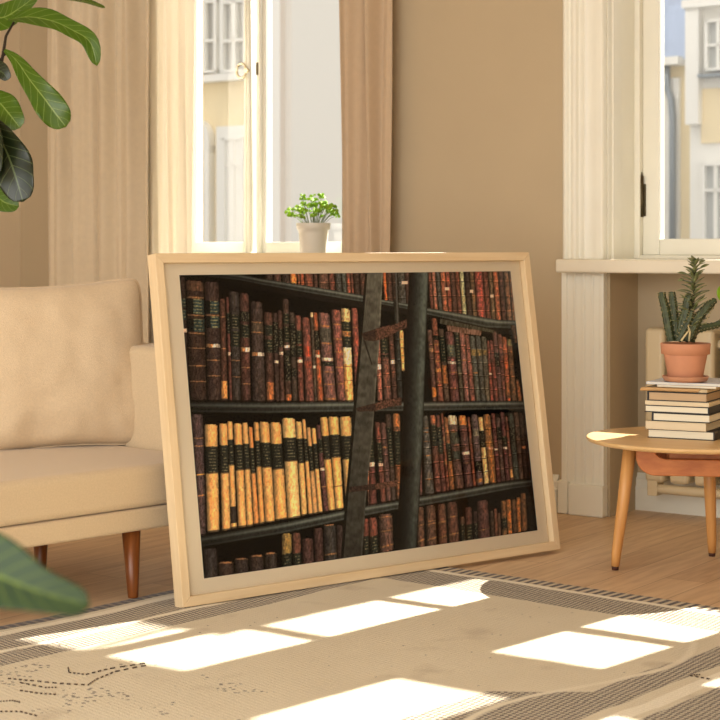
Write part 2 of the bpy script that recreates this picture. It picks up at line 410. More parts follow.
# radiator in the niche
ra = empty('radiator', wpt(.07, .11, 0), WR)
tag(ra, 'cream column radiator in the niche under the window sill, behind the round table', 'radiator')
s0r = sd_of(648, .11)[0]-.07
for k in range(6):
    m_ = MB(); x = s0r+k*.098
    m_.box(x, x+.078, -.035, .075, .13, .70)
    m_.build('radiator_column', M['radiator'], ra, bevel=.018, seg=4)
for zz in (.645, .19):
    m_ = MB(); m_.tube([(s0r+.02, .02, zz), (s0r+.59, .02, zz)], .018, 12); m_.build('header_pipe', M['radiator'], ra)
m_ = MB(); m_.tube([(s0r+.02, -.01, .105), (s0r+.60, -.01, .105)], .018, 12); m_.box(s0r+.01, s0r+.05, -.03, .03, .08, .14)
m_.build('bottom_pipe', M['radiator'], ra, bevel=.003)
for xx in (.05, .54):
    m_ = MB(); m_.box(s0r+xx, s0r+xx+.03, .05, .1245, .60, .66); m_.build('wall_bracket', M['radiator'], ra, bevel=.003)

# ------------------------------------------------------------------ curtains
def curtain(name, s0, s1, d, m, amp, per, z1=2.6, seed=0, thick=.002, z0=.012):
    r = random.Random(seed); n = int((s1-s0)/.006); P = []
    ph = [r.uniform(0, 6.28) for _ in range(6)]
    xs = [s0+(s1-s0)*i/n for i in range(n+1)]
    zs = [z0+(z1-z0)*j/26 for j in range(27)]
    for x in xs:
        row = []
        for z in zs:
            t = (x-s0)/per*2*math.pi
            k = .75+.25*math.sin(z*1.3+ph[4])
            y = d+amp*k*(math.sin(t+ph[0]+.25*math.sin(z*1.1+ph[1]))+.45*math.sin(1.73*t+ph[2]+.3*z)+.22*math.sin(3.1*t+ph[3]))
            row.append((x+.008*math.sin(z*2+t+ph[5]), y, z))
        P.append(row)
    mb = MB(); mb.grid(P)
    o = mb.build(name, m, loc=O, rotz=WR, solid=thick, fixn=False)
    return o
s45 = sd_of(46, -.12)[0]; s145 = sd_of(147, -.12)[0]; s190 = sd_of(189, -.07)[0]; s342 = sd_of(345, -.10)[0]; s390 = sd_of(388, -.10)[0]
o = curtain('curtain', s45, s145+.03, -.13, M['drape'], .040, .150, seed=3)
tag(o, 'beige pleated curtain hanging left of the left window, behind the sofa', 'curtain')
o = curtain('sheer_curtain', s145-.16, s190, -.055, M['sheer'], .014, .09, seed=9, thick=.001)
tag(o, 'white sheer curtain hanging over the left edge of the left window', 'curtain')
o = curtain('curtain', s342, s390, -.10, mat('tan_linen', (216, 190, 158), rough=.9, var=.06, vscale=40, sheen=.2, transl=.15), .034, .12, seed=5)
tag(o, 'narrow tan curtain hanging at the right side of the left window', 'curtain')

# ------------------------------------------------------------------ buildings across the street
M['fac'] = mat('facade_render', (244, 226, 188), rough=.9, var=.03, vscale=1)
M['facw'] = mat('facade_white', (240, 238, 232), rough=.9)
M['facglass'] = mat('street_window_glass', (192, 194, 192), rough=.15, spec=.6)
M['slate'] = mat('blue_slate', (168, 182, 208), rough=.6, var=.12, vscale=4, stretch=(6, 1, 1))
M['pipe'] = mat('zinc_pipe', (150, 158, 166), rough=.4, metal=.3)
M['brick'] = mat('salmon_render', (226, 176, 146), rough=.9)
D1 = 32.0
def fz(y, xi, D): return EYE-(y-HZ)/F*sd_of(xi, D)[1]
def fbox(mb, x0, x1, y0, y1, D, d0, d1):
    sa = sd_of(x0, D)[0]; sb = sd_of(x1, D)[0]; xm = (x0+x1)/2
    mb.box(sa, sb, D+d0, D+d1, fz(y1, xm, D), fz(y0, xm, D))
def fwindow(par, x0, x1, y0, y1, D, nx=2, rows=(.5,), fw=2.2, name='window'):
    """white frame with panes; pixel extents"""
    m_ = MB(); fbox(m_, x0, x0+fw, y0, y1, D, -.28, .05); fbox(m_, x1-fw, x1, y0, y1, D, -.28, .05)
    fbox(m_, x0, x1, y0, y0+fw, D, -.28, .05); fbox(m_, x0, x1, y1-fw, y1, D, -.28, .05)
    for i in range(1, nx):
        xc = x0+(x1-x0)*i/nx; fbox(m_, xc-fw*.6, xc+fw*.6, y0, y1, D, -.26, .05)
    for r in rows:
        yc = y0+(y1-y0)*r; fbox(m_, x0, x1, yc-fw*.5, yc+fw*.5, D, -.26, .05)
    fo = m_.build(name, M['facw'], par)
    g = MB(); fbox(g, x0+1, x1-1, y0+1, y1-1, D, -.12, 0); g.build('pane', M['facglass'], fo)
# A: pale yellow house seen through the left window
bA = empty('building', O, WR); tag(bA, 'pale yellow house with white arched window across the street, seen through the left window', 'building')
m_ = MB(); sA0 = sd_of(60, D1)[0]; sA1 = sd_of(262, D1)[0]; m_.box(sA0, sA1, D1, D1+3, -10, 14); m_.build('wall', M['fac'], bA)
m_ = MB(); sa, sb = sd_of(150, D1)[0], sd_of(262, D1)[0]
m_.box(sa, sb, D1-.35, D1, fz(83, 210, D1), fz(76, 210, D1)); m_.build('ledge', M['facw'], bA)
m_ = MB(); m_.box(sa, sb, D1-.12, D1, fz(74, 210, D1), 12); m_.build('wall_panel', M['facw'], bA)
fwindow(bA, 196, 222, -60, 74, D1, 2, (.47, .76), 2.6); fwindow(bA, 226, 252, -60, 73, D1, 2, (.47, .76), 3)
# arched window
m_ = MB(); cxs = sd_of(199, D1)[0]; R1 = sd_of(215, D1)[0]-cxs; zt = fz(140, 200, D1); zbm = fz(300, 200, D1)
ring = [(cxs+R1*math.cos(a), zt+R1*math.sin(a)) for a in [math.pi*i/20 for i in range(21)]]
ri = [(cxs+R1*.72*math.cos(a), zt+R1*.72*math.sin(a)) for a in [math.pi*i/20 for i in range(20, -1, -1)]]
for i in range(20):
    m_.prism([ring[i], ring[i+1], ri[19-i], ri[20-i]], D1-.3, D1)
m_.box(cxs+R1*.72, cxs+R1, D1-.3, D1, zbm, zt); m_.box(cxs-R1, cxs-R1*.72, D1-.3, D1, zbm, zt)
m_.box(cxs-R1, cxs+R1, D1-.2, D1, zt-.4, zt-.2); m_.box(cxs+R1*.3, cxs+R1*.5, D1-.2, D1, zbm, zt+R1*.6)
aw = m_.build('arched_window', M['facw'], bA)
m_ = MB(); poly = [(cxs+R1*.75*math.cos(a), zt+R1*.75*math.sin(a)) for a in [math.pi*i/20 for i in range(21)]]+[(cxs-R1*.75, zbm), (cxs+R1*.75, zbm)]
m_.prism(poly, D1-.1, D1-.02); m_.build('pane', M['facglass'], aw)
m_ = MB(); fbox(m_, 221, 262, 126, 300, D1, -.22, 0); m_.build('window_surround', M['facw'], bA)
fwindow(bA, 228, 249, 138, 300, D1, 2, (.17,), 2.6)
# B: white house filling the right half of the left window
bB = empty('building', O, WR); tag(bB, 'plain white house with a salmon corner strip, behind the herb pot in the left window', 'building')
m_ = MB(); D2 = 26.0; m_.box(sd_of(264, D2)[0], sd_of(480, D2)[0], D2, D2+3, -10, 14); m_.build('wall', M['facw'], bB)
m_ = MB(); m_.box(sd_of(295.6, D2)[0], sd_of(297.2, D2)[0], D2-.1, D2, -10, 14); m_.build('corner_strip', M['brick'], bB)
m_ = MB(); m_.box(sd_of(279, D2)[0], sd_of(285, D2)[0], D2-.2, D2, -10, 14); m_.build('downpipe', M['facw'], bB)
m_ = MB(); m_.box(sd_of(298, D2)[0], sd_of(360, D2)[0], D2-.25, D2-.05, -10, 14); m_.build('wall_panel', mat('pale_grey_render', (226, 224, 218), rough=.9), bB)
# C: houses seen through the right window
D3 = 34.0
bC = empty('building', O, WR); tag(bC, 'cream house with white gable bay, at the right edge of the right window', 'building')
m_ = MB(); m_.box(sd_of(690, D3)[0], sd_of(880, D3)[0], D3, D3+3, -10, fz(3, 700, D3)); m_.build('wall', M['facw'], bC)
m_ = MB(); fbox(m_, 702, 880, 84, 140, D3, -.06, 0); m_.build('wall_band', M['fac'], bC)
m_ = MB(); m_.box(sd_of(688, D3)[0], sd_of(880, D3)[0], D3-.4, D3+3, fz(9, 700, D3), fz(1, 700, D3)); m_.build('cornice', M['facw'], bC)
m_ = MB(); fbox(m_, 690, 703, 9, 125, D3, -.3, 0); m_.build('pilaster', M['facw'], bC)
m_ = MB(); fbox(m_, 704, 790, 73, 76, D3, -.4, 0); m_.build('window_ledge', M['pipe'], bC)
fwindow(bC, 709, 735, 20, 71, D3, 2, (.5,), 2.6); fwindow(bC, 706, 733, 163, 300, D3, 2, (.20,), 3)
bD = empty('building', O, WR); tag(bD, 'lower cream house with grey drainpipe and blue slate roof, left part of the right window', 'building')
D4 = 36.0
m_ = MB(); m_.box(sd_of(560, D4)[0], sd_of(697, D4)[0], D4, D4+2, -10, fz(66, 680, D4)); m_.build('wall', M['fac'], bD)
m_ = MB(); m_.box(sd_of(560, D4)[0], sd_of(681, D4)[0], D4-.12, D4, -10, fz(78, 676, D4)); m_.build('wall_panel', M['facw'], bD)
m_ = MB(); m_.box(sd_of(560, D4)[0], sd_of(686, D4)[0], D4-.5, D4+.1, fz(66, 680, D4), fz(58, 680, D4)); m_.build('gutter', M['facw'], bD)
m_ = MB(); sa, sb = sd_of(560, D4)[0], sd_of(697, D4)[0]; z0 = fz(60, 680, D4)
m_.add([(sa, D4-.2, z0), (sb, D4-.2, z0), (sb, D4+6, z0+9), (sa, D4+6, z0+9), (sa, D4+6.3, z0+9), (sb, D4+6.3, z0+9), (sb, D4+.1, z0), (sa, D4+.1, z0)],
       [(0,1,2,3), (4,5,6,7), (0,3,4,7), (1,6,5,2), (0,7,6,1), (3,2,5,4)]); m_.build('roof', M['slate'], bD)
m_ = MB(); q = [(671, 66), (671, 88), (675, 100), (676.5, 120), (676.5, 300)]
m_.tube([(sd_of(x, D4)[0], D4-.25, fz(y, x, D4)) for x, y in q], .09, 10); m_.build('drainpipe', M['pipe'], bD)
# narrow cloth panel added unseen outside, above the visible pane, to block its sun
bn = empty('sun_blocker', wpt(.405, 2.0, 0), WR); tag(bn, 'narrow cloth panel added outside above the right window to block its sun', 'sun_blocker')
m_ = MB(); m_.box(-.165, .165, -.006, .006, 2.36, 3.30); m_.build('sun_blocker_panel', M['drape'], bn)
m_ = MB(); m_.tube([(0, -1.665, 3.33), (0, .03, 3.33)], .015, 10); m_.tube([(-.17, 0, 3.31), (.17, 0, 3.31)], .012, 10); m_.build('blocker_arm', M['brass'], bn)
bE = empty('building', O, WR); tag(bE, 'long blue-grey slate building added behind the rooftops in the right window to shade the facades', 'building')  # tall block added to keep the sun off the houses before it
m_ = MB(); m_.box(sd_of(262, 45)[0], sd_of(1500, 45)[0], 45, 49, -10, 21); m_.build('wall', M['slate'], bE)
m_ = MB(); m_.box(sd_of(262, 45)[0]-.3, sd_of(1500, 45)[0]+.3, 44.6, 49.4, 21, 21.5); m_.build('roof', M['slate'], bE)
# pavement far below so that nothing out there hangs in the air
g = MB(); g.box(-60, 60, 8, 70, -10.3, -10); o = g.build('street', mat('street_asphalt', (84, 82, 80), rough=.9), loc=O, rotz=WR); o['kind'] = 'structure'

# ------------------------------------------------------------------ rug
def rug_mat(U, V):
    m = bpy.data.materials.new('woven_rug'); m.use_nodes = True; t = m.node_tree; b = t.nodes['Principled BSDF']
    tc = t.nodes.new('ShaderNodeTexCoord'); sp = t.nodes.new('ShaderNodeSeparateXYZ'); t.links.new(tc.outputs['Object'], sp.inputs[0])
    def mth(op, a, bb=None, c=None, clamp=False):
        n = t.nodes.new('ShaderNodeMath'); n.operation = op; n.use_clamp = clamp
        for i, x in enumerate((a, bb, c)):
            if x is None: continue
            if isinstance(x, (int, float)): n.inputs[i].default_value = x
            else: t.links.new(x, n.inputs[i])
        return n.outputs[0]
    def nz(scale, detail=3, vec=None):
        n = t.nodes.new('ShaderNodeTexNoise'); n.inputs['Scale'].default_value = scale; n.inputs['Detail'].default_value = detail
        t.links.new(vec or tc.outputs['Object'], n.inputs[0]); return n.outputs[0]
    def mix(f, a, bb):
        n = t.nodes.new('ShaderNodeMixRGB')
        for i, x in enumerate((f, a, bb)):
            if isinstance(x, (int, float)): n.inputs[i].default_value = x
            elif isinstance(x, tuple): n.inputs[i].default_value = x
            else: t.links.new(x, n.inputs[i])
        return n.outputs[0]
    def band(x, lo, hi, soft=.004):
        a = mth('MULTIPLY', mth('SUBTRACT', x, lo), 1/soft, clamp=True); c = mth('MULTIPLY', mth('SUBTRACT', hi, x), 1/soft, clamp=True)
        return mth('MULTIPLY', a, c)
    wob = mth('MULTIPLY', mth('SUBTRACT', nz(2.2, 2), .5), .05)
    x = mth('ADD', sp.outputs[0], wob); y = mth('ADD', mth('MULTIPLY', sp.outputs[1], -1), mth('MULTIPLY', wob, .7))
    xr = mth('SUBTRACT', U, x)
    # hatch weave
    def weave(f1, f2, ang):
        ca, sa = math.cos(ang), math.sin(ang)
        p_ = mth('ADD', mth('MULTIPLY', sp.outputs[0], ca*f1), mth('MULTIPLY', sp.outputs[1], sa*f1))
        q_ = mth('ADD', mth('MULTIPLY', sp.outputs[0], -sa*f2), mth('MULTIPLY', sp.outputs[1], ca*f2))
        s1 = mth('SINE', mth('ADD', p_, mth('MULTIPLY', nz(30, 2), 3))); s2 = mth('SINE', mth('ADD', q_, mth('MULTIPLY', nz(26, 2), 3)))
        return mth('MULTIPLY', mth('ADD', mth('MULTIPLY', s1, s2), .22), 2.2, clamp=True)
    wv = weave(360, 270, .75)
    dn = mix(nz(7, 3), L((104, 86, 64)), L((74, 58, 42)))
    hatch = mix(mth('MULTIPLY', wv, .72), dn, L((214, 198, 166)))
    beige = mix(nz(3.5, 5), L((204, 188, 156)), L((222, 208, 178)))
    fine = weave(900, 900, 0)
    beige = mix(mth('MULTIPLY', fine, .16), beige, L((176, 156, 122)))
    stain = mth('MULTIPLY', mth('SUBTRACT', nz(5.5, 6), .60), 7, clamp=True)
    beige = mix(mth('MULTIPLY', stain, .45), beige, L((150, 122, 86)))
    fringe_s = mth('MULTIPLY', mth('ADD', mth('SINE', mth('MULTIPLY', sp.outputs[0], 210)), .15), 3, clamp=True)
    fringe_t = mth('MULTIPLY', mth('ADD', mth('SINE', mth('MULTIPLY', sp.outputs[1], 210)), .15), 3, clamp=True)
    frg_b = mix(fringe_s, L((70, 52, 36)), L((196, 176, 142)))
    frg_l = mix(fringe_t, L((56, 40, 26)), L((120, 100, 76)))
    pale = L((232, 220, 194))
    col = beige
    # left border
    col = mix(band(x, .11, .235), col, hatch); col = mix(band(x, .255, .36), col, hatch); col = mix(band(x, .235, .255), col, pale)
    col = mix(band(x, .075, .11), col, pale); col = mix(band(x, -1, .06), col, frg_l); col = mix(band(x, .06, .075), col, beige)
    # back border
    bk = band(y, .115, .29)
    col = mix(bk, col, hatch); col = mix(mth('MULTIPLY', band(y, .192, .199), .7), col, L((70, 54, 40)))
    col = mix(band(y, .088, .115), col, pale); col = mix(band(y, -1, .088), col, frg_b)
    # right border with waving pale bands
    rb = mth('ADD', x, mth('MULTIPLY', mth('SUBTRACT', nz(1.6, 2), .5), .07))
    keep = band(y, .42, 9, .01)
    rb0 = mth('SUBTRACT', 1.555, mth('MULTIPLY', mth('MULTIPLY', mth('SUBTRACT', y, 1.0), 7, clamp=True), .19)); rbin = mth('MULTIPLY', mth('SUBTRACT', rb, rb0), 250, clamp=True)
    col = mix(mth('MULTIPLY', mth('MULTIPLY', band(rb, 1.0, 1.66), rbin), keep), col, hatch)
    wav = mth('ADD', rb, mth('MULTIPLY', mth('SINE', mth('MULTIPLY', y, 6.5)), .06))
    col = mix(mth('MULTIPLY', band(wav, 1.50, 1.53, .01), keep), col, mix(.5, beige, pale))
    col = mix(mth('MULTIPLY', band(rb, 1.69, 1.735), keep), col, pale)
    col = mix(mth('MULTIPLY', band(rb, 1.75, 1.9), keep), col, hatch)
    # patch of brick pattern and worn specks
    v = t.nodes.new('ShaderNodeTexVoronoi'); v.inputs['Scale'].default_value = 17; t.links.new(tc.outputs['Object'], v.inputs[0])
    spot = mth('MULTIPLY', mth('LESS_THAN', v.outputs['Distance'], .055), mth('GREATER_THAN', nz(2.4, 2), .5))
    v2 = t.nodes.new('ShaderNodeTexVoronoi'); v2.inputs['Scale'].default_value = 60; t.links.new(tc.outputs['Object'], v2.inputs[0])
    nearm = mth('MULTIPLY', mth('MULTIPLY', mth('LESS_THAN', v2.outputs['Distance'], .3), mth('GREATER_THAN', nz(6, 4), .56)), mth('GREATER_THAN', y, 1.45))
    spot = mth('MAXIMUM', spot, nearm)
    col = mix(mth('MULTIPLY', spot, .8), col, L((60, 44, 32)))
    t.links.new(col, b.inputs['Base Color']); b.inputs['Roughness'].default_value = .95; b.inputs['Sheen Weight'].default_value = .2; b.inputs['Specular IOR Level'].default_value = .1
    bp = t.nodes.new('ShaderNodeBump'); bp.inputs['Strength'].default_value = .5; bp.inputs['Distance'].default_value = .004
    hh = mth('ADD', mth('MULTIPLY', wv, .7), nz(160, 2)); t.links.new(hh, bp.inputs['Height']); t.links.new(bp.outputs[0], b.inputs['Normal'])
    return m
RU, RV = 1.92, 2.9
RO = Vector((-.029, 5.544, 0)); RR = -math.radians(40)
P = []
nu, nv = 96, 140
top = []
for i in range(nu+1):
    row = []
    for j in range(nv+1):
        u = RU*i/nu; v = -RV*j/nv
        h = .0105+.0015*mnoise.noise(Vector((u*3, v*3, 0)))+.001*mnoise.noise(Vector((u*11, v*11, 3)))
        e = min(u, RU-u, -v, RV+v); h = .002+(h-.002)*min(1, e/.015)**.5
        row.append((u, v, h))
    top.append(row)
mb = MB(); mb.grid(top)
rim = [top[i][0] for i in range(nu+1)]+[top[nu][j] for j in range(1, nv+1)]+[top[i][nv] for i in range(nu-1, -1, -1)]+[top[0][j] for j in range(nv-1, 0, -1)]
b0 = len(mb.v)
for q in rim: mb.v.append(q)
for q in rim: mb.v.append((q[0], q[1], 0.0))
nr = len(rim)
for i in range(nr): mb.f.append((b0+i, b0+(i+1) % nr, b0+nr+(i+1) % nr, b0+nr+i)); mb.sm.append(False)
rug = mb.build('rug', rug_mat(RU, RV), loc=RO, rotz=RR)
tag(rug, 'woven beige rug with dark patterned borders lying under the large picture frame', 'rug')
# loose dark embroidery threads on the rug
th = MB(); MTH = mat('dark_thread', (70, 52, 38), rough=.9)
Ri = Matrix.Rotation(-RR, 4, 'Z')
for line in ([(68, 668), (69, 673), (86, 675), (110, 669), (150, 663)], [(20, 683), (45, 688), (58, 688)], [(8, 679), (30, 681), (60, 684), (88, 685.5), (96, 680), (115, 672), (150, 665)],
             [(0, 702), (12, 701), (21, 703)], [(20, 691), (40, 694), (58, 695)], [(0, 712), (20, 712), (39, 717)], [(700, 675), (690, 676), (712, 680)]):
    pts = []
    for a, c in zip(line, line[1:]):
        for k in range(8):
            px = a[0]+(c[0]-a[0])*k/8; py = a[1]+(c[1]-a[1])*k/8
            Y = F/(py-HZ)*.989; pts.append(at(px, py, Y))
    pts = [Ri @ (Vector((q.x, q.y, .0125))-RO) for q in pts]
    for a, c in zip(pts[::2], pts[1::2]):
        th.tube([a, c], .0016, 6)
    th.build('embroidery_thread', MTH, rug); th = MB()

# ------------------------------------------------------------------ big framed picture
FB = Vector((-.48371, 4.64735, .0135)); FTH = .672247; FLN = .149866; FW = 1.45665; FH = .9801
u_ = Vector((math.cos(FTH), math.sin(FTH), 0)); nb = Vector((-math.sin(FTH), math.cos(FTH), 0))
v_ = Vector((0, 0, 1))*math.cos(FLN)+nb*math.sin(FLN); d_ = nb*math.cos(FLN)-Vector((0, 0, 1))*math.sin(FLN)
fe = empty('picture_frame', FB); fe.matrix_world = Matrix(((u_.x, d_.x, v_.x, FB.x), (u_.y, d_.y, v_.y, FB.y), (u_.z, d_.z, v_.z, FB.z), (0, 0, 0, 1)))
tag(fe, 'large pale oak framed picture of old library books leaning against the sofa end', 'picture')
BW = .027; FD = .042
def bar(poly, m, name='frame_bar'):
    mb = MB(); mb.prism(poly, 0, FD); return mb.build(name, m, fe, bevel=.0016)
bar([(0, 0), (FW, 0), (FW-BW, BW), (BW, BW)], M['oak_x']); bar([(0, FH), (BW, FH-BW), (FW-BW, FH-BW), (FW, FH)], M['oak_x'])
bar([(0, 0), (BW, BW), (BW, FH-BW), (0, FH)], M['oak_z']); bar([(FW, 0), (FW, FH), (FW-BW, FH-BW), (FW-BW, BW)], M['oak_z'])
PU0, PU1, PV0, PV1 = .0915, 1.3873, .068, .9208
mb = MB()
for a in ((BW-.004, PU0, BW-.004, FH-BW+.004), (PU1, FW-BW+.004, BW-.004, FH-BW+.004), (PU0, PU1, BW-.004, PV0), (PU0, PU1, PV1, FH-BW+.004)):
    mb.box(a[0], a[1], .0255, .0275, a[2], a[3])
mb.build('mat_board', M['mat'], fe)
mb = MB(); mb.box(BW-.004, FW-BW+.004, .0205, .0225, BW-.004, FH-BW+.004); mb.build('glazing', M['pglass'], fe)
mb = MB(); mb.box(BW-.003, FW-BW+.003, .032, .038, BW-.003, FH-BW+.003); mb.build('backing_board', mat('backing', (150, 112, 74), rough=.9), fe)

# picture print: painted book by book on a fine vertex grid (a flat printed photograph of library shelves)
def paint_print(NX, NY_):
    # corners of the print in the measuring frame used for the table below
    src = np.array([(0, 1), (1, 1), (1, 0), (0, 0)], float)
    dst = np.array([(178., 276.), (511., 271.), (537., 529.8), (205., 579.5)])
    A = []
    for (u, v), (x, y) in zip(src, dst):
        A.append([u, v, 1, 0, 0, 0, -x*u, -x*v, x]); A.append([0, 0, 0, u, v, 1, -y*u, -y*v, y])
    A = np.array(A); h = np.linalg.solve(A[:, :8], A[:, 8]); h = np.append(h, 1)
    V, U = np.meshgrid(np.linspace(0, 1, NY_), np.linspace(0, 1, NX), indexing='ij')
    w_ = h[6]*U+h[7]*V+1; X = (h[0]*U+h[1]*V+h[2])/w_; Y = (h[3]*U+h[4]*V+h[5])/w_
    rg = np.random.RandomState(5)
    def vnoise(sx_, sy_, seed):
        g = np.random.RandomState(seed).rand(200, 200)
        a = (X*sx_) % 199; b = (Y*sy_) % 199; i = a.astype(int); j = b.astype(int); f = a-i; k = b-j
        f = f*f*(3-2*f); k = k*k*(3-2*k)
        return (g[i, j]*(1-f)+g[i+1, j]*f)*(1-k)+(g[i, j+1]*(1-f)+g[i+1, j+1]*f)*k
    N1 = vnoise(.9, .35, 1); N2 = vnoise(.35, .12, 2); N3 = vnoise(1.3, 1.3, 3); N4 = vnoise(.25, .25, 4)
    C = np.zeros(X.shape+(3,)); C[:] = (9, 8, 7)
    def put(mask, col): C[mask] = col[mask] if isinstance(col, np.ndarray) else col
    def book(q, col, feats=(), lit=1.0, side=.62, mott=.35, bands=5):
        (xa, ya, xb, yb, xc, yc, xd, yd) = q    # top-left, top-right, bottom-left, bottom-right
        yt = ya+(yb-ya)*np.clip((X-xa)/max(xb-xa, .1), 0, 1); v0 = (Y-yt)
        ybm = yc+(yd-yc)*np.clip((X-xc)/max(xd-xc, .1), 0, 1)
        v = v0/np.maximum(ybm-yt, 1)
        xl = xa+(xc-xa)*v; xr = xb+(xd-xb)*v; wdt = np.maximum(xr-xl, .5); t = (X-xl)/wdt
        m = (v >= 0) & (v <= 1) & (t >= 0) & (t <= 1)
        # rounded top corners
        rr = .5; m &= ~((v0 < 1.2) & ((t < .12) | (t > .88)))
        sh = .30+.85*np.clip(np.sin(np.pi*np.clip(t*.86+.02, 0, 1)), 0, 1)**.8*(.75+.35*t)
        mo = 1+mott*(N1-.5)*1.6+mott*(N3-.5)*1.2
        col = np.array(col, float)
        base = np.ones(X.shape+(3,))*col
        fd = (N2 > .62)[..., None]*np.array((1.08, 1.0, .92))+(N2 <= .62)[..., None]*np.array((1, 1, 1.))
        base = base*fd
        if bands:
            for k in range(1, bands+1):
                b_ = k/(bands+1.0); bm_ = np.abs(v-b_) < .006; b2 = np.abs(v-b_-.012) < .006
                base[bm_] *= 1.45; base[b2] *= .5
        for ft in feats:
            kd, v0_, v1_ = ft[0], ft[1], ft[2]; mm = (v >= v0_) & (v <= v1_)
            if kd == 'g':   # dark green label with gold rules
                base[mm] = (36, 44, 34) if len(ft) < 4 else ft[3]
                hgt = (v-v0_)*(ybm-yt); ln = mm & ((hgt % 3.1) < .8) & (t > .3) & (t < .85) & (N3 > .48); base[ln] = (104, 94, 60)
            elif kd == 't':
                base[mm] = (40, 66, 62); hgt = (v-v0_)*(ybm-yt); ln = mm & ((hgt % 3.3) < .9) & (t > .4) & (t < .9) & (N3 > .3); base[ln] = (122, 118, 74)
                base[mm & (t < .4)] = (22, 26, 24)
            elif kd == 'd':
                base[mm] = (32, 34, 30); base[mm & (N3 > .72)] = (84, 78, 52)
            elif kd == 'w': base[mm] = (216, 184, 150)
            elif kd == 'wl': base[mm & (t > .06)] = (214, 190, 160); base[mm & (t < .5)] = (190, 120, 60)
            elif kd == 'c': base[mm] = ft[3]
            elif kd == 'l': base[mm] = (150, 96, 50)
        out = np.clip(base*(sh*mo*lit)[..., None], 0, 255)
        C[m] = out[m]
        e = m & ((t < .05) | (v > .985)); C[e] *= .45
    def quad(p_, fn):
        # p_: polygon; even-odd fill
        m = np.zeros(X.shape, bool); n = len(p_)
        for i in range(n):
            x1, y1 = p_[i]; x2, y2 = p_[(i+1) % n]
            if y1 == y2: continue
            c = ((y1 > Y) != (y2 > Y)) & (X < (x2-x1)*(Y-y1)/(y2-y1)+x1); m ^= c
        C[m] = fn[m] if isinstance(fn, np.ndarray) else fn
        return m
    def shelf(tp, bt, under=0, dark=(15, 17, 15), hi=(86, 94, 84), lit0=.5, lit1=1.0):
        xs = [p[0] for p in tp]; yt = np.interp(X, xs, [p[1] for p in tp]); yb = np.interp(X, [p[0] for p in bt], [p[1] for p in bt])
        v = (Y-yt)/np.maximum(yb-yt, .5); m = (v >= 0) & (v <= 1) & (X >= min(xs)-3) & (X <= max(xs)+3)
        lf = np.interp(X, [180, 330, 500, 540], [lit0, lit1, lit1, .5])
        pr = .35+.8*np.exp(-((v-.30)/.16)**2)+.35*np.exp(-((v-.86)/.07)**2)+.25*(N1-.5)
        col = (np.array(dark)+(np.array(hi)-np.array(dark))*np.clip(pr, 0, 1.3)[..., None])*lf[..., None]
        C[m] = col[m]
        if under:
            m2 = (v > 1) & (Y < yb+under) & (X >= min(xs)-3); C[m2] = ((24, 19, 16)*lf[..., None]*np.ones(3))[m2]
    BR = (84, 50, 38); DB = (60, 42, 34); RB = (112, 56, 40); OR = (176, 96, 44); PL = (92, 58, 52); GR = (66, 66, 60); DG = (50, 54, 46); CR = (214, 160, 84); RD = (140, 62, 40)
    PALS = [BR, DB, RB, PL, (98, 64, 44), (120, 66, 46), DG, (74, 50, 42)]
    # --- top shelf row
    rowx = [(264.2, 272, DB), (272.5, 280, BR), (281, 288.5, DB), (289, 295.6, (190, 110, 50)), (296.5, 299, (120, 62, 36)), (299.4, 303.2, (150, 70, 40)), (303.6, 312.2, (128, 66, 46)),
            (313, 316.5, BR), (317.5, 327.5, (104, 66, 48)), (328, 333.8, RB), (334.5, 340.5, GR), (341, 345.4, (70, 76, 66)), (345.6, 349.6, (150, 72, 50)), (350, 352.5, RB), (353, 358.6, DB), (359, 365, BR),
            (382.5, 386.5, (190, 92, 46)), (385.5, 391, BR), (391, 396, DB), (396.5, 405.5, GR), (404, 409.5, BR)]
    for a, b, c in rowx:
        book((a, 268, b, 268, a+3, 313, b+3, 313), c, bands=2, lit=1.05)
    x = 427.5; i = 0; ws = [3.6, 3.6, 4.2, 5, 4.2, 4.8, 4.2, 4.2, 5.5, 4, 8.5, 5, 4.2, 5.2, 5.2, 5, 5, 5, 4]
    cs = [RB, (150, 92, 70), GR, (150, 84, 56), RD, BR, RB, (150, 150, 110), DB, (110, 80, 50), (150, 66, 54), RB, (98, 76, 50), (150, 80, 50), BR, (110, 72, 44), (120, 78, 44), (96, 60, 34), (190, 96, 36)]
    while x < 513 and i < len(ws):
        book((x, 266, x+ws[i], 266, x+4.5, 326, x+ws[i]+4.5, 326), cs[i], bands=3, lit=1.05); x += ws[i]+.3; i += 1
    for a, b, cx_ in ((447.5, 289, 2.2), (472, 291.5, 1.6), (492.5, 296, 1.6), (405, 283, 3)): C[(np.abs(X-a) < cx_) & (np.abs(Y-b) < 1.5)] = (216, 190, 160)
    # area below shelf 1 : dark wipe
    yb1 = np.interp(X, [178, 220, 260, 300, 360, 428, 447, 487, 540], [272, 275, 283, 291, 302, 315, 319, 328, 330])
    C[Y > yb1] = (9, 8, 7)
    shelf([(196, 271), (240, 275), (260, 279), (300, 285), (360, 295), (383, 300), (405, 303.5), (428, 308), (470, 315), (500, 320), (540, 321)],
          [(196, 276), (240, 281), (260, 285), (300, 292), (360, 302), (383, 305), (405, 309), (428, 315), (447, 319), (487, 328), (540, 329)], under=6, lit0=.35, lit1=1.15)
    # --- second row, left
    book((177, 276, 184, 277, 186, 403, 189.5, 403), DB, [('t', .18, .25), ('t', .27, .35), ('w', .42, .45)], lit=.8, bands=0)
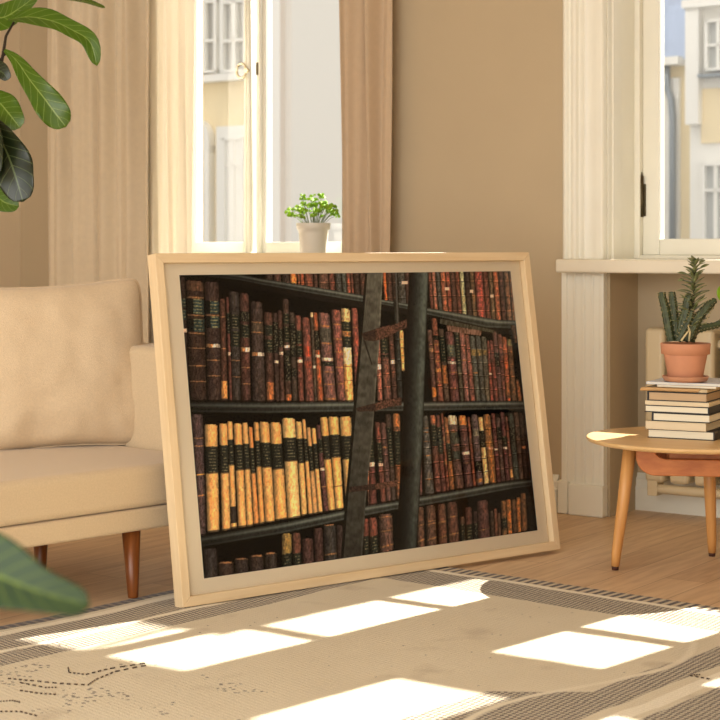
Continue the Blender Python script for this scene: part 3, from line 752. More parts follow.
    R2 = [((184.6, 281, 202.6, 282.5, 189.4, 403, 206.8, 403), (62, 40, 30), [('t', .15, .275), ('t', .315, .42), ('c', .0, .08, (104, 60, 34)), ('l', .13, .145), ('l', .28, .29), ('l', .43, .44), ('l', .555, .562), ('l', .70, .708), ('l', .83, .838)]),
          ((203, 282.4, 218, 283, 207.5, 403, 221.4, 403), (66, 44, 38), [('t', .16, .265), ('t', .29, .385), ('l', .275, .285), ('wl', .52, .548), ('l', .65, .66), ('l', .78, .79)]),
          ((219, 299.7, 224.6, 300, 221.5, 403, 228, 403), (92, 50, 34), [('c', .80, .97, (206, 130, 62)), ('l', .17, .18), ('l', .48, .49)]),
          ((225.4, 298, 228.8, 298, 229.7, 403, 233, 403), (104, 48, 36), [('g', .15, .35), ('w', .53, .56)]),
          ((227.8, 292, 238.6, 293, 232.5, 403, 241, 403), (58, 50, 46), [('g', .21, .33), ('g', .36, .5), ('l', .62, .63), ('l', .77, .78)]),
          ((238.9, 293.5, 248.3, 294.5, 241.5, 403, 251, 403), (88, 48, 38), [('d', .17, .26), ('g', .29, .41), ('wl', .50, .54), ('l', .68, .69), ('l', .83, .84)]),
          ((250, 302, 262, 303, 252.5, 403.5, 266, 403.5), (70, 52, 46), [('c', .20, .31, (84, 66, 46)), ('l', .2, .21), ('l', .30, .31), ('wl', .505, .54)]),
          ((263.5, 313, 272.3, 313.5, 267, 403.5, 274.6, 403.5), (84, 50, 38), [('g', .14, .26), ('g', .30, .45), ('c', .78, .97, (170, 92, 44))]),
          ((272.6, 313.6, 277.2, 314, 275.4, 403, 280, 403), (70, 46, 38), [('d', .1, .45), ('w', .535, .565)]),
          ((277.5, 311, 282, 311.5, 280.2, 403, 285, 403), (84, 50, 38), [('d', .2, .4), ('w', .455, .485)]),
          ((282.2, 299.7, 288.4, 300, 285.8, 403, 292, 403), (74, 50, 40), [('g', .14, .24), ('g', .27, .42), ('w', .45, .475), ('d', .5, .8), ('c', .93, .99, (180, 90, 40))]),
          ((289.2, 313, 294.6, 313.5, 292.6, 403, 298, 403), (70, 54, 42), [('d', .12, .5), ('d', .62, .72)]),
          ((294.8, 316, 301, 316.6, 299, 403, 304.4, 403), (118, 58, 42), [('g', .17, .33), ('g', .35, .48), ('w', .51, .545)]),
          ((301.8, 318, 309.4, 318.6, 305.8, 403, 314.8, 403), (122, 62, 48), [('c', .34, .46, (170, 60, 34)), ('c', .52, .6, (160, 66, 40))]),
          ((310, 313, 313.4, 313.6, 314.8, 403, 317.6, 403), (76, 60, 44), [('c', .0, .05, (190, 160, 110)), ('w', .595, .625)]),
          ((312.8, 313, 317.2, 313.6, 318, 403, 324, 403), (150, 72, 36), [('w', .47, .5), ('d', .2, .42)]),
          ((317.8, 313, 329.4, 314.2, 324.6, 402.5, 336.8, 402.5), (112, 72, 64), [('c', .17, .33, (78, 72, 58)), ('l', .14, .155), ('l', .335, .35), ('c', .505, .54, (206, 176, 140)), ('d', .55, .60), ('l', .66, .67), ('l', .80, .81), ('l', .96, .98)]),
          ((331, 310, 340.5, 311, 337.8, 402.5, 347.5, 402.5), (124, 68, 56), [('l', .15, .165), ('l', .31, .325), ('l', .45, .465), ('l', .62, .635), ('l', .8, .81)]),
          ((340.8, 308.7, 350, 309.6, 345.4, 402.2, 353.8, 402.2), (226, 160, 84), [('c', 0, .13, (196, 160, 100)), ('g', .14, .245), ('l', .25, .30), ('g', .30, .38), ('c', .38, .42, (40, 42, 34)), ('c', .42, .60, (228, 196, 140)), ('l', .62, .63), ('l', .77, .78)]),
          ((351.3, 308.7, 357.5, 309, 356, 402, 362.5, 402), (134, 64, 48), [('l', .2, .21), ('l', .5, .51)])]
    R2b = [((376, 338, 380, 338, 378, 402, 383, 402), (150, 86, 66), [('c', .42, .5, (220, 190, 170))]),
           ((379.6, 334, 387.4, 334, 384.6, 401, 392, 401), (112, 66, 50), [('g', .0, .3), ('d', .32, .36)]),
           ((388.4, 332, 393.2, 332, 393, 400, 397.6, 400), (92, 54, 40), [('w', .42, .48)]),
           ((393.6, 300, 399, 300, 398, 400, 403, 400), (44, 48, 44), []),
           ((399.2, 331, 403.8, 331, 402, 372, 405, 372), (196, 150, 80), []),
           ((427.3, 330, 432.4, 330.5, 433, 402.6, 437.2, 402.6), (96, 62, 50), [('c', .25, .3, (150, 110, 70)), ('c', .80, .93, (190, 110, 44))]),
           ((431.4, 318.5, 437.3, 319, 438.3, 402.6, 444, 402.6), (128, 68, 46), [('d', .2, .26), ('l', .3, .32), ('l', .5, .52), ('c', .6, .64, (170, 110, 54)), ('l', .75, .77)]),
           ((438.4, 329, 444.2, 329.5, 444.6, 402.4, 450, 402.4), (82, 62, 46), [('g', .1, .45), ('c', .5, .75, (150, 86, 40))]),
           ((445.2, 331.7, 453.8, 333, 451, 402.4, 459.8, 402.4), (104, 60, 54), [('g', .18, .35, (76, 82, 66)), ('c', .42, .455, (212, 190, 160)), ('l', .57, .58), ('l', .8, .81)]),
           ((454.1, 331, 459, 332, 460.4, 402.2, 464.4, 402.2), (72, 66, 48), [('g', .05, .5)]),
           ((459.2, 331, 464.8, 332, 464.8, 402.2, 469.7, 402.2), (132, 84, 72), [('l', .4, .42)]),
           ((465, 335, 469.6, 335.5, 470, 402.2, 475.6, 402.2), (120, 66, 52), []),
           ((469.2, 336, 475, 336.6, 476, 402, 481, 402), (74, 78, 68), [('c', .2, .30, (120, 96, 50)), ('l', .55, .57)]),
           ((475.5, 336, 480.8, 336.6, 481.2, 402, 486, 402), (70, 72, 64), [('c', .2, .30, (120, 96, 50))]),
           ((481.2, 336.6, 486.6, 337.5, 486, 402, 490.3, 402), (80, 76, 60), [('c', .2, .28, (130, 100, 50))]),
           ((487, 341, 489.6, 341, 490.5, 402, 494.2, 402), (128, 56, 42), [('w', .53, .56)]),
           ((489.2, 341, 493.8, 341, 494.6, 402, 498.7, 402), (112, 54, 44), []),
           ((492.2, 331, 497.4, 332, 499, 402, 503.4, 402), (88, 56, 50), [('d', .3, .5)]),
           ((497.2, 334, 502.4, 335, 503.6, 402, 506.2, 402), (104, 56, 44), []),
           ((502.2, 336.7, 506.7, 337.4, 506.6, 401.8, 511.2, 401.8), (176, 84, 48), [('c', .7, .95, (150, 80, 36))]),
           ((507, 339, 512, 340, 511.6, 401.6, 517, 401.6), (112, 72, 40), [('c', .0, .1, (130, 116, 60))]),
           ((516, 380, 519, 380, 518, 401.6, 522, 401.6), (150, 76, 30), []),
           ((511, 325, 516, 326, 514.5, 343, 518, 343), (90, 52, 26), [])]
    for q, c, ft in R2: book(q, c, ft, bands=0, lit=float(np.interp(q[0], [178, 260, 350], [.92, 1.0, 1.12])))
    for q, c, ft in R2b: book(q, c, ft, bands=4, lit=1.05 if q[0] < 500 else .9)
    quad([(441, 319), (495, 330.5), (494, 333), (440, 324)], np.array((70, 66, 46.))+(N1[..., None]-.5)*40)
    quad([(447, 325.5), (482, 331), (481, 336), (448, 331.5)], np.array((128, 84, 62.))+(N1[..., None]-.5)*70)
    shelf([(190, 403.5), (270, 404), (352, 402.6), (423, 402.6), (540, 401)], [(190, 414), (270, 414.5), (352, 412.5), (423, 411.5), (540, 409)], under=0, lit0=.45, lit1=1.1)
    # --- third row
    GL = (38, 42, 34); cream = (206, 152, 84)
    def creambk(q, a, b, c=cream, extra=(), lit=1.0):
        ya, yb = q[1], q[5]; v0_, v1_ = (a-ya)/(yb-ya), (b-ya)/(yb-ya)
        book(q, c, [('g', v0_, v1_, GL), ('c', max(0, v1_), min(1, v1_+.01), (120, 80, 40))]+list(extra), lit=lit, bands=0, mott=.16)
    book((191, 416, 203, 416, 199.6, 538, 207, 536.5), (78, 54, 54), [('l', .19, .20), ('l', .255, .265), ('c', .49, .5, (200, 130, 50)), ('l', .66, .67)], bands=0)
    creambk((204.4, 426, 217.6, 426, 208, 534, 220.4, 532.5), 448, 474.5)
    creambk((219, 425, 228, 425.4, 223, 532, 231.5, 530.5), 446.5, 474)
    creambk((227.4, 423, 232.8, 423, 231.6, 530, 237.8, 529), 441, 466, extra=[('c', .79, .95, (56, 44, 38)), ('l', .79, .80)])
    creambk((233.6, 425, 242, 425, 239, 529, 247.4, 527.5), 446, 471)
    creambk((242.2, 424.3, 248, 424.3, 247.6, 528, 254.2, 526.5), 445, 470.2, c=(200, 150, 84))
    creambk((248.6, 428.5, 252.8, 428.5, 254.5, 526, 260, 525), 449, 474, c=(196, 128, 66))
    creambk((253.8, 423.6, 259.2, 423.6, 260.2, 525.5, 265.5, 524), 442, 467.5, c=(190, 138, 74))
    creambk((259.4, 423, 269.5, 423.6, 265.6, 524, 276, 522.5), 443.5, 468)
    creambk((270, 423.6, 281.2, 423.8, 275.6, 522, 288, 519.5), 445, 470)
    creambk((281.8, 419.5, 295.2, 419.2, 288.2, 520, 301.2, 518), 439, 462, c=(222, 178, 108))
    creambk((295.7, 423, 302, 422.6, 302, 517, 308, 515.5), 440, 464, c=(204, 158, 90))
    creambk((302.3, 420.5, 305.9, 420.5, 309, 515.5, 313.6, 515), 439.5, 462, c=(206, 150, 84))
    creambk((306.9, 428.5, 311, 428.6, 313.5, 515, 318.6, 514), 447, 471.5, c=(186, 140, 84))
    creambk((311.7, 429.3, 316, 429, 318.8, 514, 323.4, 513), 445, 469.5, c=(212, 158, 90))
    book((316.5, 426, 321.4, 426, 324, 513.5, 329.7, 512.2), (96, 50, 48), [('g', .16, .32), ('w', .49, .52), ('l', .7, .71)], bands=0)
    creambk((320.2, 418.3, 327.8, 418.3, 329.2, 512, 336, 511), 436.8, 459.8, c=(214, 158, 84))
    creambk((328.2, 418, 338.7, 417.6, 336.2, 511, 344.2, 509.5), 435.8, 458, c=(222, 170, 92), extra=[('l', .74, .75)])
    creambk((339.4, 417.8, 351.5, 417.4, 346.5, 509, 356, 507), 437, 459.8, c=(212, 164, 92))
    for q, c, ft in [((364, 424, 369, 424, 369, 508, 372, 508), (150, 90, 60), []), ((369.5, 424, 373, 424, 369.4, 506, 377.4, 505), (104, 50, 42), [('g', .1, .5), ('w', .48, .53)]),
                     ((375, 423, 380.3, 423, 381.4, 504, 386.6, 503), (124, 62, 46), [('g', .25, .5), ('w', .505, .54)]),
                     ((380.6, 423.5, 386.2, 423.5, 386.8, 502.6, 392, 502), (96, 60, 52), [('l', .3, .32)]),
                     ((385.2, 415, 391.2, 415, 392.2, 502, 396.5, 501), (72, 54, 46), [('g', .15, .6)]),
                     ((392.8, 414.5, 400.2, 414.5, 397, 500, 402, 500), (120, 72, 42), [('c', 0, .15, (176, 104, 50)), ('g', .2, .6)]),
                     ((422.5, 416.5, 428.2, 416.5, 425, 495, 434.7, 494.5), (84, 82, 74), [('l', .15, .16), ('l', .20, .21), ('l', .32, .33), ('l', .5, .51), ('l', .8, .81)]),
                     ((418, 430, 421.6, 430, 419.5, 496, 422.6, 496), (112, 64, 56), []),
                     ((430, 416, 435.7, 416, 435.2, 493.5, 441.6, 492.4), (112, 62, 46), [('g', .12, .4), ('c', 0, .1, (160, 90, 54))]),
                     ((436, 416, 440, 416, 441.8, 493, 446.7, 492), (108, 58, 46), [('g', .15, .5)]),
                     ((441, 413.7, 443.4, 413.7, 446.8, 492, 449.8, 491.4), (122, 62, 40), [('l', .3, .35), ('l', .6, .65)]),
                     ((444, 418, 448, 418, 450, 491, 455, 490), (150, 88, 44), [('g', .35, .6)]),
                     ((447.6, 416, 456.7, 416, 455.2, 490, 464, 488.4), (100, 66, 54), [('c', 0, .12, (214, 186, 144)), ('c', .22, .38, (76, 76, 56)), ('c', .48, .60, (60, 66, 52)), ('l', .22, .225)]),
                     ((458.3, 416, 466, 416, 465.2, 488.4, 473.2, 487.2), (96, 60, 54), [('c', 0, .13, (200, 116, 52)), ('c', .50, .54, (214, 180, 150)), ('l', .65, .66)]),
                     ((467.5, 417.5, 470, 417.5, 473.4, 487, 476.2, 486.6), (130, 64, 40), []),
                     ((471, 415, 477.6, 415, 476.6, 486.5, 483.3, 485.4), (98, 76, 74), [('c', .2, .3, (130, 120, 96)), ('d', .65, .8), ('l', .9, .95)]),
                     ((478, 417.8, 482.8, 417.5, 484.2, 485, 489.2, 484), (200, 168, 110), [('d', .2, .45)]),
                     ((482.6, 414.8, 490, 414.8, 489.2, 484.2, 496.6, 483), (150, 94, 44), [('l', .3, .32), ('l', .8, .82), ('c', .47, .5, (190, 130, 90))]),
                     ((491, 413.8, 495, 413.8, 496.8, 483, 501, 482.4), (104, 52, 44), [('w', .505, .53)]),
                     ((495.6, 417.5, 500, 417.5, 501, 482, 505.2, 481.6), (86, 60, 50), [('d', .15, .35)]),
                     ((500, 412.6, 504.2, 412.6, 505.8, 481.6, 510.2, 481), (100, 52, 46), [('g', .35, .5), ('w', .5, .53)]),
                     ((505, 417, 507.6, 417, 510.4, 481, 513.6, 480.4), (110, 56, 38), [('c', .82, .95, (220, 150, 80))]),
                     ((507.6, 413.5, 513.2, 413.5, 514, 480.4, 519.2, 479.6), (54, 60, 50), [('d', .2, .4)]),
                     ((513.4, 412.6, 518.4, 412.6, 519.4, 480, 523.6, 479), (78, 50, 34), []),
                     ((518.6, 413, 523, 413, 523.8, 479, 528, 479), (50, 32, 24), [('c', .5, .54, (170, 84, 36))]),
                     ((523, 413, 527, 413, 528, 479, 532, 479), (34, 22, 18), [])]:
        book(q, c, ft, bands=4)
    shelf([(196, 539), (285, 523.5), (345, 511), (365, 506.7), (396, 502), (419, 497.5), (450, 492), (497, 483.4), (540, 478)],
          [(196, 549.5), (285, 534), (345, 520.5), (365, 516.6), (396, 510), (419, 506.7), (450, 501), (513, 488.5), (540, 485)], under=0, lit0=.42, lit1=1.05)
    # --- bottom row
    for q, c, ft in [((203.7, 550, 218.3, 549.5, 206, 585, 219, 582), (52, 44, 42), []), ((219, 563, 234.5, 562.5, 220, 585, 235, 582), (60, 42, 34), [('l', 0, .08)]),
                     ((235.2, 559.4, 249, 558.6, 236, 585, 250, 582), (54, 42, 38), [('l', 0, .06)]), ((250.3, 556.2, 264.4, 555.4, 251, 580, 265, 578), (56, 42, 38), [('l', 0, .07)]),
                     ((265.6, 553.6, 277.4, 552.8, 266, 578, 278, 576), (54, 44, 38), [('l', 0, .07)]), ((269, 556, 277, 556, 270, 578, 278, 576), (64, 52, 44), []),
                     ((282.5, 534.6, 292.2, 534, 283, 576, 293, 572), (150, 116, 52), [('g', .5, 1)]), ((293, 534, 301.2, 533.4, 294, 572, 302.5, 570), (112, 62, 44), [('g', .53, 1)]),
                     ((302.4, 539.6, 313.7, 538.8, 303.6, 568, 315, 566), (84, 48, 42), []), ((314.5, 529, 323.4, 528.4, 315.6, 566, 324.5, 564), (80, 46, 40), []),
                     ((323.7, 525.6, 336, 524.8, 325.4, 562, 338, 560), (58, 54, 52), [('l', .0, .03), ('l', .8, .84)]), ((336.8, 526, 343, 525.6, 338.5, 562, 345, 560), (64, 44, 40), []),
                     ((363.5, 519.4, 369, 519, 364, 556, 369.6, 554), (128, 58, 42), [('g', .48, 1)]), ((369.4, 518.4, 377.4, 518, 371, 556, 379, 552), (134, 62, 44), [('g', .5, 1)]),
                     ((379, 515, 392.6, 514, 380.5, 554, 394, 550), (106, 68, 54), [('l', .06, .09), ('l', .42, .46), ('l', .82, .86)]),
                     ((417, 508, 424, 507, 418, 552, 425, 548), (104, 66, 46), [('l', .4, .44), ('l', .76, .8)]), ((425.6, 506.2, 435.4, 505.2, 427, 550, 437, 546), (104, 66, 46), [('l', .35, .38), ('l', .42, .44), ('l', .76, .8)]),
                     ((437.6, 504.6, 445.6, 503.8, 439, 548, 447.5, 544), (116, 66, 42), [('l', .4, .45), ('l', .76, .8)]), ((446.8, 503, 457, 502, 449, 545, 459.5, 542), (108, 60, 42), [('l', .33, .36), ('l', .74, .78)]),
                     ((460, 517, 464.6, 516.6, 461, 543, 466, 541), (92, 60, 40), [('g', .3, 1)]), ((464.9, 508, 471.6, 507, 466, 542, 473, 540), (94, 52, 40), [('g', .5, 1)]),
                     ((473, 511.4, 478, 511, 473.6, 541, 478.6, 539), (74, 44, 36), [('d', .4, 1)]), ((476.4, 501, 487.6, 500, 478, 540, 490, 537), (100, 56, 48), [('l', .75, .77)]),
                     ((489.5, 511, 493.3, 510.6, 491, 538, 494.6, 536), (70, 50, 38), []), ((493.6, 509, 497, 508.6, 494.8, 537, 498, 535), (116, 62, 40), []), ((497.2, 513, 500.2, 512.6, 498, 537, 501, 535), (96, 60, 40), []),
                     ((500.2, 501, 506, 500.4, 502, 536, 507, 534), (120, 76, 36), [('g', .5, .8)]), ((506, 499.6, 510.6, 499, 507.5, 535, 512, 533), (178, 104, 44), []),
                     ((511, 499.4, 515.6, 499, 512.4, 534, 517, 532), (96, 62, 34), []), ((515.6, 497.4, 520, 497, 517, 533, 521, 531), (170, 98, 40), []),
                     ((520, 493.6, 525.6, 493, 521, 532, 527, 530), (110, 68, 34), []), ((526, 496, 531, 495, 528, 532, 534, 530), (30, 20, 16), [])]:
        book(q, c, ft, bands=0, lit=.95)
    # --- ladder
    rail = [(365.8, 268), (383.4, 268), (379.6, 345), (372.6, 440), (366, 500), (362.6, 565), (340.5, 565), (343.5, 520), (346, 490), (351.2, 440), (359, 345)]
    lx = np.interp(Y, [268, 345, 440, 500, 565], [365.8, 359.2, 351.2, 346, 341]); rx = np.interp(Y, [268, 345, 440, 500, 565], [383.4, 379.6, 372.6, 366.4, 362.4])
    t = (X-lx)/(rx-lx); m = (t >= 0) & (t <= 1)
    b = np.array((84, 82, 68.))*(.85+.35*(N4-.3)+.2*(N1-.5))[..., None]*np.interp(Y, [270, 420, 560], [1.1, .88, .62])[..., None]
    b = np.where((t < .13)[..., None], b*.28, b); b = np.where((t > .93)[..., None], b*1.25, b); C[m] = b[m]
    lx = np.interp(Y, [268, 340, 440, 510, 560], [409.6, 406.6, 402.4, 398.6, 395.6]); rx = np.interp(Y, [268, 340, 440, 510, 560], [429.2, 426.4, 423.2, 419.4, 416])
    t = (X-lx)/(rx-lx); m = (t >= 0) & (t <= 1)
    g = np.interp(t, [0, .08, .3, .6, .8, .93, 1], [.35, .25, .5, .9, 1.35, 1.2, .5])*(.9+.25*(N1-.5)+.2*(N4-.5))*np.interp(Y, [270, 400, 560], [1.15, .95, .7])
    bl = np.interp(t, [0, .1, .3, 1], [1, .5, 0, 0])[..., None]; b = (np.array((66, 76, 68.))*(1-bl)+np.array((110, 60, 44.))*bl)*g[..., None]; C[m] = b[m]
    for pl in ([(362, 334), (380, 328), (395, 325), (407, 320), (407, 328), (396, 333), (385, 339), (374, 342), (364, 341)], [(356, 409), (375, 404), (388, 400.5), (402, 398), (402, 406), (388, 408), (375, 412), (358, 412.5)],
               [(350, 488), (370, 485), (384, 483), (397.6, 480.6), (397.6, 486.6), (384, 489), (370, 491), (350, 493)]):
        r_ = (np.array((112, 62, 42.))*(.55+1.0*(N3-.2))[..., None]); r_ = np.where((X < 376)[..., None], r_*.55+10, r_); quad(pl, r_)
    # shadow and fine line on the rail below the first rung, iron rod between the rails
    quad([(363, 340), (366, 342), (373, 366), (372, 366)], (40, 38, 34)); quad([(395.3, 268), (397, 268), (398.8, 322), (397.4, 322)], (80, 78, 70))
    return np.clip(C, 0, 255)

def build_print():
    NX, NYp = 820, 540
    C = paint_print(NX, NYp)/255.0
    gy = (C @ np.array((.3, .59, .11)))[..., None]; st_ = .50+.34*np.clip((gy-.25)/.3, 0, 1); C = np.clip((gy+(C-gy)*st_)*1.22-.012, 0, 1)
    Lc = np.where(C <= .04045, C/12.92, ((C+.055)/1.055)**2.4)
    Lc = Lc*PRINT_GAIN
    u = np.linspace(PU0, PU1, NX); v = np.linspace(PV0, PV1, NYp)
    VV, UU = np.meshgrid(v, u, indexing='ij')
    co = np.stack([UU, np.full_like(UU, .0278), VV], -1).reshape(-1, 3).astype(np.float32)
    idx = np.arange(NX*NYp).reshape(NYp, NX); q = np.stack([idx[:-1, :-1], idx[:-1, 1:], idx[1:, 1:], idx[1:, :-1]], -1).reshape(-1, 4)
    me = bpy.data.meshes.new('printed_picture'); nf = len(q)
    me.vertices.add(len(co)); me.vertices.foreach_set('co', co.ravel())
    me.loops.add(nf*4); me.loops.foreach_set('vertex_index', q.ravel().astype(np.int32))
    me.polygons.add(nf); me.polygons.foreach_set('loop_start', np.arange(0, nf*4, 4, dtype=np.int32)); me.polygons.foreach_set('loop_total', np.full(nf, 4, dtype=np.int32))
    me.update(calc_edges=True)
    at_ = me.color_attributes.new('ink', 'FLOAT_COLOR', 'POINT')
    at_.data.foreach_set('color', np.concatenate([Lc.reshape(-1, 3), np.ones((NX*NYp, 1))], 1).astype(np.float32).ravel())
    m = bpy.data.materials.new('printed_ink'); m.use_nodes = True; t = m.node_tree; b = t.nodes['Principled BSDF']
    a = t.nodes.new('ShaderNodeVertexColor'); a.layer_name = 'ink'; t.links.new(a.outputs[0], b.inputs['Base Color']); b.inputs['Roughness'].default_value = .8; b.inputs['Specular IOR Level'].default_value = .05
    me.materials.append(m); o = bpy.data.objects.new('printed_picture', me); link(o); o.parent = fe
    o['label'] = 'flat printed photograph of old leather books on dark shelves behind a ladder'
    # paper behind the ink
    mb = MB(); mb.box(PU0-.01, PU1+.01, .0285, .031, PV0-.01, PV1+.01); mb.build('print_paper', M['mat'], fe)
PRINT_GAIN = 1.12
build_print()


# ------------------------------------------------------------------ sofa
SA = math.radians(46.3); SO = Vector((-.645, 4.79, 0))
so = empty('sofa', SO, SA); tag(so, 'beige upholstered sofa with tapered wooden legs standing left of the leaning picture', 'sofa')
X0, X1 = -1.75, .275
def rbox(name, x0, x1, y0, y1, z0, z1, m, par, r=.03, seg=5, puff=0, sub=None):
    bm = bmesh.new(); bmesh.ops.create_cube(bm, size=1)
    for v in bm.verts: v.co = Vector(((x0+x1)/2+v.co.x*(x1-x0), (y0+y1)/2+v.co.y*(y1-y0), (z0+z1)/2+v.co.z*(z1-z0)))
    bmesh.ops.bevel(bm, geom=bm.edges[:], offset=r, segments=seg, profile=.5, affect='EDGES')
    if puff:
        bmesh.ops.subdivide_edges(bm, edges=[e for e in bm.edges if e.calc_length() > .12], cuts=10, use_grid_fill=True)
        for v in bm.verts:
            fx = (v.co.x-x0)/(x1-x0); fy = (v.co.y-y0)/(y1-y0)
            k = max(0, 4*fx*(1-fx))**.4*max(0, 4*fy*(1-fy))**.4
            if v.co.z > (z0+z1)/2: v.co.z += puff*k
    me = bpy.data.meshes.new(name); bm.to_mesh(me); bm.free(); me.polygons.foreach_set('use_smooth', [True]*len(me.polygons)); me.materials.append(m)
    o = bpy.data.objects.new(name, me); link(o); o.parent = par
    w = o.modifiers.new('wn', 'WEIGHTED_NORMAL'); w.keep_sharp = True
    return o
rbox('sofa_base', X0, X1+.18, -.045, .80, .205, .268, M['sofa'], so, r=.010, seg=3)
sc = rbox('seat_cushion', X0+.02, X1, -.055, .66, .270, .385, M['sofa'], so, r=.022, seg=5, puff=.012)
mb = MB(); mb.tube([(X0+.04, -.050, .366), (X1-.01, -.050, .366)], .0028, 8); mb.build('seat_piping', M['sofa'], sc)
rbox('armrest', X1+.005, X1+.18, -.02, .80, .27, .695, M['sofa'], so, r=.025)
rbox('sofa_back', X0, X1, .66, .80, .27, .695, M['sofa'], so, r=.025)
def leg(x, y, dx, dy, z1=.206, r0=.027, r1=.015, z0=0.0):
    mb = MB(); mb.tube([(x+dx, y+dy, z0), (x+dx*.97, y+dy*.97, z0+.004), (x, y, z1)], [r1*.93, r1, r0], 20); return mb.build('leg', M['sofaleg'], so)
leg(0, 0, .004, -.004, z0=.0125); leg(.0, .43, 0, 0); leg(.47, .36, .014, 0); leg(-1.6, .05, -.02, -.01); leg(-1.6, .7, -.02, .01)

# pillows
def pillow(name, c, yaw, lean, W_, H_, T, m, roll=0, seed=0):
    n = 44; r = random.Random(seed); mb = MB()
    off = Vector((r.uniform(0, 50), r.uniform(0, 50), 0))
    for sgn in (1, -1):
        P = []
        for i in range(n+1):
            row = []
            for j in range(n+1):
                a = -1+2*i/n; b_ = -1+2*j/n
                x = a*W_/2*(1-.07*(1-abs(b_)**2.0)*1.0*(abs(a)**3)); z = b_*H_/2*(1-.11*(1-abs(a)**2)*(abs(b_)**3))
                t = max(0, (1-abs(a)**2.6))*max(0, (1-abs(b_)**2.6)); t = t**.52
                th = T/2*t
                e = max(abs(a), abs(b_))
                wr = .010*mnoise.noise(off+Vector((a*3.2, b_*1.8, sgn)))+.005*mnoise.noise(off+Vector((a*7, b_*5, sgn*3)))
                wr += .007*math.sin(9*b_+3*a)*max(0, a-.3)*t
                y = sgn*(th+wr*min(1, t*2))
                kk = 1-.075*(a*a*b_*b_)**3
                row.append((x*kk, y, z*kk))
            P.append(row)
        mb.grid(P)
    o = mb.build(name, m)
    bm = bmesh.new(); bm.from_mesh(o.data); bmesh.ops.remove_doubles(bm, verts=bm.verts, dist=.0006); bmesh.ops.recalc_face_normals(bm, faces=bm.faces); bm.to_mesh(o.data); bm.free()
    o.location = c; o.rotation_euler = (lean, roll, yaw)
    rimp = []
    for a, b_ in [(-1+2*k/40, -1) for k in range(40)]+[(1, -1+2*k/40) for k in range(40)]+[(1-2*k/40, 1) for k in range(40)]+[(-1, 1-2*k/40) for k in range(41)]:
        x = a*W_/2*(1-.07*(1-abs(b_)**2)*(abs(a)**3)); z = b_*H_/2*(1-.11*(1-abs(a)**2)*(abs(b_)**3)); kk = 1-.075*(a*a*b_*b_)**3; rimp.append((x*kk, 0, z*kk))
    pm = MB(); pm.tube(rimp, .003, 8, cap=False); pm.build('piping', m, o)
    return o
pc = at(44, 369, 5.20)
pw = pillow('throw_pillow', pc, math.radians(24), -.20, .68, .55, .20, M['pillow'], roll=math.radians(-2.0), seed=4)
pw.location.z += .008
tag(pw, 'large plain beige cushion leaning on the sofa back next to the armrest', 'pillow')
pc2 = at(-42, 375, 5.18)
pw2 = pillow('throw_pillow', pc2+Vector((-.05, .16, .028)), math.radians(32), -.22, .6, .50, .16, M['pillow'], seed=8)
tag(pw2, 'pale cushion mostly hidden behind the large cushion, at the left edge', 'pillow')

# ------------------------------------------------------------------ side table
TC = Vector((1.033, 5.28, 0)); tz = .41
ta = empty('side_table', TC, math.radians(-28)); tag(ta, 'small round oak side table with three splayed legs by the right window', 'table')
mb = MB(); R = .328
mb.lathe([(0.001, tz-.017), (R-.02, tz-.017), (R-.006, tz-.0135), (R-.0015, tz-.008), (R, tz-.004), (R-.002, tz-.001), (R-.006, tz), (.001, tz)], 96, cap=False)
mb.build('tabletop', M['table'], ta)
Rm = Matrix.Rotation(math.radians(28), 3, 'Z')
for i, (bx, by) in enumerate(((.79, 5.263), (1.139, 5.50), (1.17, 5.08))):
    l0 = Rm @ (Vector((bx, by, 0))-TC); c = -l0.normalized(); tp = l0+c*.048
    mb = MB()
    pts = [l0+Vector((0, 0, .012)), l0*.985+Vector((0, 0, .05)), l0.lerp(tp, .5)+Vector((0, 0, .2)), tp+Vector((0, 0, tz-.018))]
    mb.tube(pts, [.0125, .0150, .0185, .0215], 20); lg = mb.build('leg', M['tableleg'], ta)
    mb = MB(); mb.tube([l0, l0+Vector((0, 0, .013))], [.010, .0115], 16); mb.build('foot', M['rubber'], lg)
# bent tray under the top: a shallow shell with an opening towards the viewer
mb = MB()
LT, DT, HT = .176, .135, .088
def tray_side(y0, y1):
    outer = []; 
    n = 14; rr = .06
    outer.append((-LT, tz-.017))
    for k in range(n+1):
        a = math.pi+math.pi/2*k/n; outer.append((-LT+rr+rr*math.cos(a), tz-.017-HT+rr*.9+rr*.9*math.sin(a)))
    for k in range(n+1):
        a = math.pi*1.5+math.pi/2*k/n; outer.append((LT-rr+rr*math.cos(a), tz-.017-HT+rr*.9+rr*.9*math.sin(a)))
    outer.append((LT, tz-.017))
    i0 = .06; inner = [(LT-i0, tz-.017), (LT-i0, tz-.040), (LT-i0-.006, tz-.048), (LT-i0-.02, tz-.054), (-LT+i0+.03, tz-.054), (-LT+i0+.012, tz-.050), (-LT+i0, tz-.040), (-LT+i0, tz-.017)]
    mb.prism(outer+inner, y0, y1)
tray_side(-DT, -DT+.018); tray_side(DT-.018, DT)
mb.box(-LT+.05, LT-.05, -DT+.018, DT-.018, tz-.105, tz-.098)
R20 = Matrix.Rotation(math.radians(20), 3, 'Z'); mb.v = [tuple(R20 @ Vector(q)) for q in mb.v]
mb.build('under_shelf', M['tray'], ta, bevel=.003)
mb = MB(); mb.box(-LT+.10, LT-.02, -.10, .10, tz-.098, tz-.026); mb.v = [tuple(R20 @ Vector(q)) for q in mb.v]; inn = mb.build('drawer_box', M['tray'], ta, bevel=.004)

